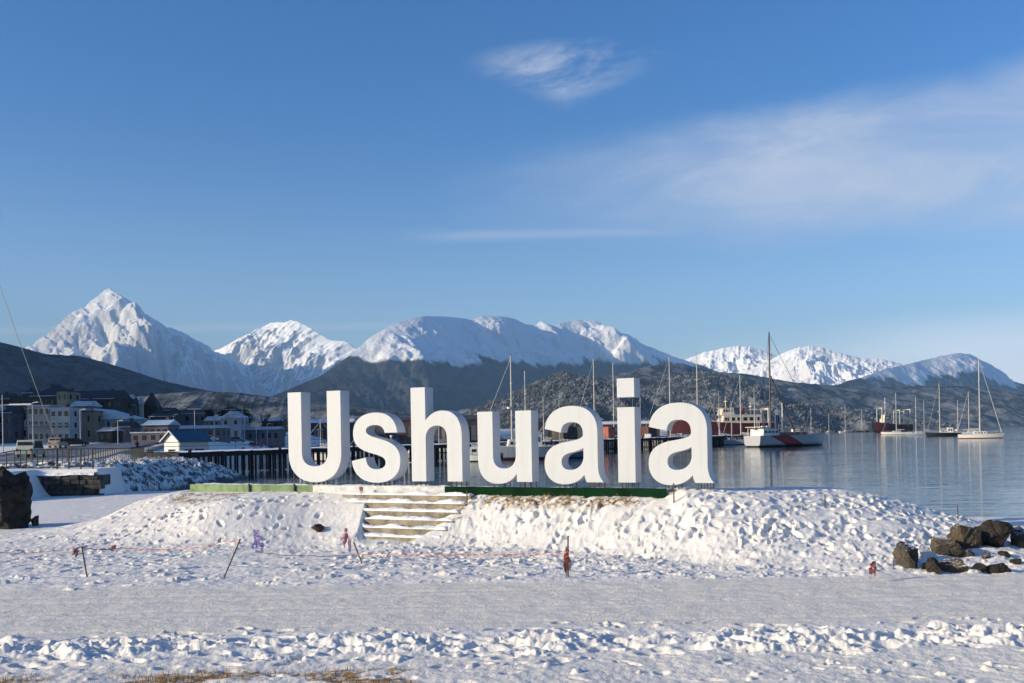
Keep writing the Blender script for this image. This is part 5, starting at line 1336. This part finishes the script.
px_rock(899, 924, 542, 569, 'leftmost grey brown rock of the shore rocks', S_GREY, 24, .9)
px_rock(927, 945, 558, 573, 'small dark rock in front between the leftmost rock and the brown slab', S_DARK, 25)
px_rock(943, 974, 557, 573, 'low brown slab in the front row of the shore rocks', S_BROWN, 26, .7)
px_rock(988, 1012, 563, 573, 'low dark slab at the right end of the front row of shore rocks', S_DARK, 27, .6)
px_rock(1013, 1040, 527, 549, 'reddish dark rock cut by the right edge of the picture', S_GREY, 28, .8)
px_rock(975, 986, 562, 571, 'smallest dark stone between the brown slab and the low dark slab', S_DARK, 29)
px_rock(918, 934, 545, 559, 'rounded snow covered stone between the leftmost rock and its neighbour', stone_mat('snowed_stone', (.6, .61, .63), (.75, .76, .78), 1.0), 30)

for n_, (x0, x1, yt, yb, lab) in enumerate(((922, 930, 563, 570, 'pebble sized grey stone right of the leftmost shore rock'), (966, 976, 551, 557, 'small flat stone under the tall brown rock'),
        (1000, 1012, 551, 557, 'small flat stone under the broad black rock'), (983, 991, 553, 559, 'dark little stone in the gap between back and front shore rocks'), (1013, 1022, 558, 565, 'small dark stone at the far right below the cut rock'))):
    px_rock(x0, x1, yt, yb, lab, S_GREY if n_ % 2 else S_DARK, 60 + n_)
# ------------------------------------------------------------------ dead grass
def dead_grass():
    rng = np.random.RandomState(11)
    idx = np.argwhere(GEARTH > .35)
    pick = idx[rng.choice(len(idx), min(len(idx), 9000), replace=len(idx) < 9000)]
    V = []; Fc = []
    for r, c in pick:
        x, y, z = GX[r, c], GY[r, c], GZ[r, c]
        x += rng.normal(0, .02); y += rng.normal(0, .02)
        h = rng.uniform(.03, .10) * (1.25 if y > 20 else .8); a = rng.uniform(0, 6.28); w = .006 if y < 15 else .010; l = rng.uniform(0, .8) * h; b_ = rng.uniform(0, 6.28)
        n = len(V); V += [(x - w * math.cos(a), y - w * math.sin(a), z - .01), (x + w * math.cos(a), y + w * math.sin(a), z - .01), (x + l * math.cos(b_), y + l * math.sin(b_), z + h)]; Fc.append((n, n + 1, n + 2))
    me = bpy.data.meshes.new('dead_grass'); me.from_pydata(V, [], Fc); me.materials.append(paint('straw', (.38, .23, .08), .9, .55, 9))
    tag(link(bpy.data.objects.new('dead_grass', me)), 'brown dead grass poking through the snow by the low walls and the near edge', 'grass', kind='stuff')
dead_grass()

# ------------------------------------------------------------------ stakes and barrier tape
M_STAKE = paint('rusty_stake', (.085, .06, .045), .8, .4, 20)
def tape_mat(name, a, b_):
    m, g, bs = new_mat(name)
    tc = g.n('ShaderNodeTexCoord').outputs['Object']; x = g.n('ShaderNodeSeparateXYZ', {0: tc}).outputs[0]
    st = g.m('MULTIPLY', g.m('GREATER_THAN', g.m('FRACT', g.m('MULTIPLY', x, 7.0)), .6), .55)
    setin(g, bs, Base_Color=g.mix(st, (*a, 1), (*b_, 1)), Roughness=.4); return m
T_RED = tape_mat('red_white_tape', (.30, .075, .06), (.50, .40, .37)); T_PINK = tape_mat('faded_pink_tape', (.50, .24, .28), (.66, .55, .60)); T_LILAC = tape_mat('lilac_tape', (.52, .40, .64), (.66, .58, .74))
def stake(pxb, pyb, pxt, pyt, label, r=.016):
    a = gpt(pxb, pyb); t = at(pxt, pyt, a.y); e = empty('stake', a, 0, label, 'stake'); v = t - a
    b = MB(); b.tube(-v * .12, v, r, r, 7); b.build('rod', M_STAKE, e)
    b = MB(); b.tube(v, v * 1.015 + Vector((0, 0, .01)), r * 1.5, r * 1.1, 7); b.build('cap', M_STAKE, e)
    return a, t
def ribbon(pts, w, mat, name, label, cat, flutter=.0, seed=0):
    rng = random.Random(seed); b = MB(); vs = []
    for i, p in enumerate(pts):
        a = rng.uniform(-1.2, 1.2) * flutter; d = Vector((0, math.sin(a), math.cos(a))) * w / 2
        vs += [Vector(p) - d, Vector(p) + d]
    b.add(vs, [(2 * i, 2 * i + 2, 2 * i + 3, 2 * i + 1) for i in range(len(pts) - 1)])
    o = b.build(name, mat); tag(o, label, cat)
    so = o.modifiers.new('thick', 'SOLIDIFY'); so.thickness = .002; return o
def sag(a, c, s, n=24, seed=0):
    rng = random.Random(seed); return [Vector(a).lerp(Vector(c), i / n) - Vector((0, 0, s * 4 * (i / n) * (1 - i / n) + rng.uniform(-.008, .008))) for i in range(n + 1)]
def bunch(px, pyt, pyb, wpx, mat, label, seed, Y=None, n=7):
    n = max(4, n - 3)
    """a knot of torn tape hanging in strips"""
    rng = random.Random(seed); Y = Y or gpt(px, pyb + 1).y; t = at(px, pyt, Y); h = (pyb - pyt) * Y / F; w = wpx * Y / F
    b = MB()
    for k in range(n):
        x0 = rng.uniform(-.12, .12) * w; x1 = rng.uniform(-.34, .34) * w; l = h * rng.uniform(.55, 1.0); wd = rng.uniform(.045, .09); ph = rng.uniform(0, 6)
        vs = []
        for i in range(9):
            f = i / 8; c = t + Vector((x0 + (x1 - x0) * f + .02 * math.sin(ph + 5 * f), rng.uniform(-.05, .05) + .05 * math.cos(ph + 4 * f), -l * f + .03 * math.sin(ph * 2 + 7 * f)))
            a = ph + f * 2.5; d = Vector((math.cos(a), math.sin(a) * .6, 0)) * wd / 2; vs += [c - d, c + d]
        b.add(vs, [(2 * i, 2 * i + 2, 2 * i + 3, 2 * i + 1) for i in range(8)])
    for k in range(5):
        c = t + Vector((rng.uniform(-.1, .1) * w, 0, -rng.uniform(0, .12) * h)); b.tube(c - Vector((.03, .02, .02)), c + Vector((.03, 0, .02)), .012, n=6)
    return tag(b.build('tape_bunch', mat), label, 'tape')
a1, t1 = stake(87, 577, 82, 547, 'thin leaning stake at the far left of the trodden snow')
a2, t2 = stake(224, 578, 240, 540, 'stake leaning strongly right beside the lilac tape')
a3, t3 = stake(362, 564, 354, 543, 'short crooked stake in front of the steps')
a4, t4 = stake(568, 577, 568, 537, 'upright stake wrapped in red tape on the trodden snow')
stake(566, 577, 568.5, 551, 'second shorter stake crossing the upright taped one', .010)
a5, t5 = stake(674, 503, 673.5, 484, 'thin rusty stake below the last letter a', .018)
stake(825, 508, 825, 495, 'thin grey stake on the crest right of the sign', .014)
stake(467, 506, 467, 491, 'short dark stake in front of the dark green wall', .018)
stake(958, 519, 957.5, 506, 'dead plant stalk standing behind the tall brown rock', .012)
ribbon(sag(t1, at(122, 548, a1.y + 1.0), .05, seed=1) + sag(at(122, 548, a1.y + 1.0), t2, .10, seed=2)[1:], .022, T_RED, 'barrier_tape', 'red tape strung between the far left stake and the leaning stake', 'tape', .5, 1)
ribbon(sag(at(355, 554.5, a3.y), at(566, 553.5, a4.y), .02, 40, 3), .026, T_RED, 'barrier_tape', 'long red and white tape stretched from the crooked stake to the upright taped stake', 'tape', .5, 2)
ribbon(sag(at(255, 552, a2.y), at(355, 554.5, a3.y), .06, 24, 4), .018, T_PINK, 'barrier_tape', 'dull pink tape sagging from the lilac bunch to the crooked stake', 'tape', .5, 3)
ribbon(sag(at(-6, 552, a1.y), t1, .06, 20, 5), .016, T_RED, 'barrier_tape', 'faded tape running out of the picture left of the far left stake', 'tape', .5, 4)
bunch(257, 531, 553, 15, T_LILAC, 'lilac bunch of torn tape right of the leaning stake', 3, a2.y + .2, 9)
bunch(346, 529, 551, 14, T_PINK, 'pink and red bunch of torn tape in front of the steps', 4, a3.y + .1, 9)
bunch(567, 548, 572, 9, T_RED, 'red strips of tape hanging on the upright stake', 5, a4.y - .05, 7)
bunch(873, 562, 581, 13, T_RED, 'crumpled red tape lying in the snow near the shore rocks', 6, None, 8)
bunch(362, 487, 497, 10, T_PINK, 'pink shred of tape on top of the steps', 7, None, 6)
bunch(76, 549, 558, 5, T_RED, 'orange red scrap of tape fluttering beside the far left stake', 8, a1.y, 4)
bunch(114, 546, 553, 7, T_RED, 'small red tape knot hanging between the two left stakes', 9, a1.y + .8, 4)
# dark bag lying on the shaded bank beside the steps
c = gpt(318, 532)
rock('bag', 'small dark maroon bag lying in the shaded snow left of the steps', (c.x, c.y, c.z + .07), (.17, .13, .13), 41, paint('maroon_bag', (.05, .012, .016), .6, .4, 9, .01), cat='bag', facets=2)
# cable running down from the left
p0 = at(-40, 165, 150); p1 = at(30, 349, 150); p2 = at(47, 388, 150)
e = empty('cable_mast', (p0.x, p0.y, tz(p0.x, 150)), 0, 'tall mast beyond the left edge that holds the thin wire', 'mast')
b = MB(); b.tube((0, 0, 0), (0, 0, p0.z - tz(p0.x, 150)), .2, .12, 8); b.build('pole', M_SPAR, e)
b = MB(); g0 = Vector((p1.x + (p1.x - p0.x) * .42, 150, 0)); g0.z = tz(g0.x, 150)
pts = sag(p0, g0, 1.2, 30, 1); b.path(pts, .045, 5)
tag(b.build('guy_wire', M_WIRE), 'thin dark wire slanting down across the sky at the left edge', 'wire')

# ------------------------------------------------------------------ air
def haze():
    m = bpy.data.materials.new('winter_air'); m.use_nodes = True; m.node_tree.nodes.clear()
    g = NT(m.node_tree)
    v = g.n('ShaderNodeVolumePrincipled', {'Color': (.33, .61, 1.0, 1), 'Density': 4.6e-5, 'Anisotropy': 0.0})
    out = g.n('ShaderNodeOutputMaterial'); g.nt.links.new(v.outputs[0], out.inputs['Volume'])
    b = MB(); b.box((3500, 6500, 720), (25400, 17400, 1448))
    o = b.build('haze', m); tag(o, kind='stuff'); o.display_type = 'WIRE'
haze()
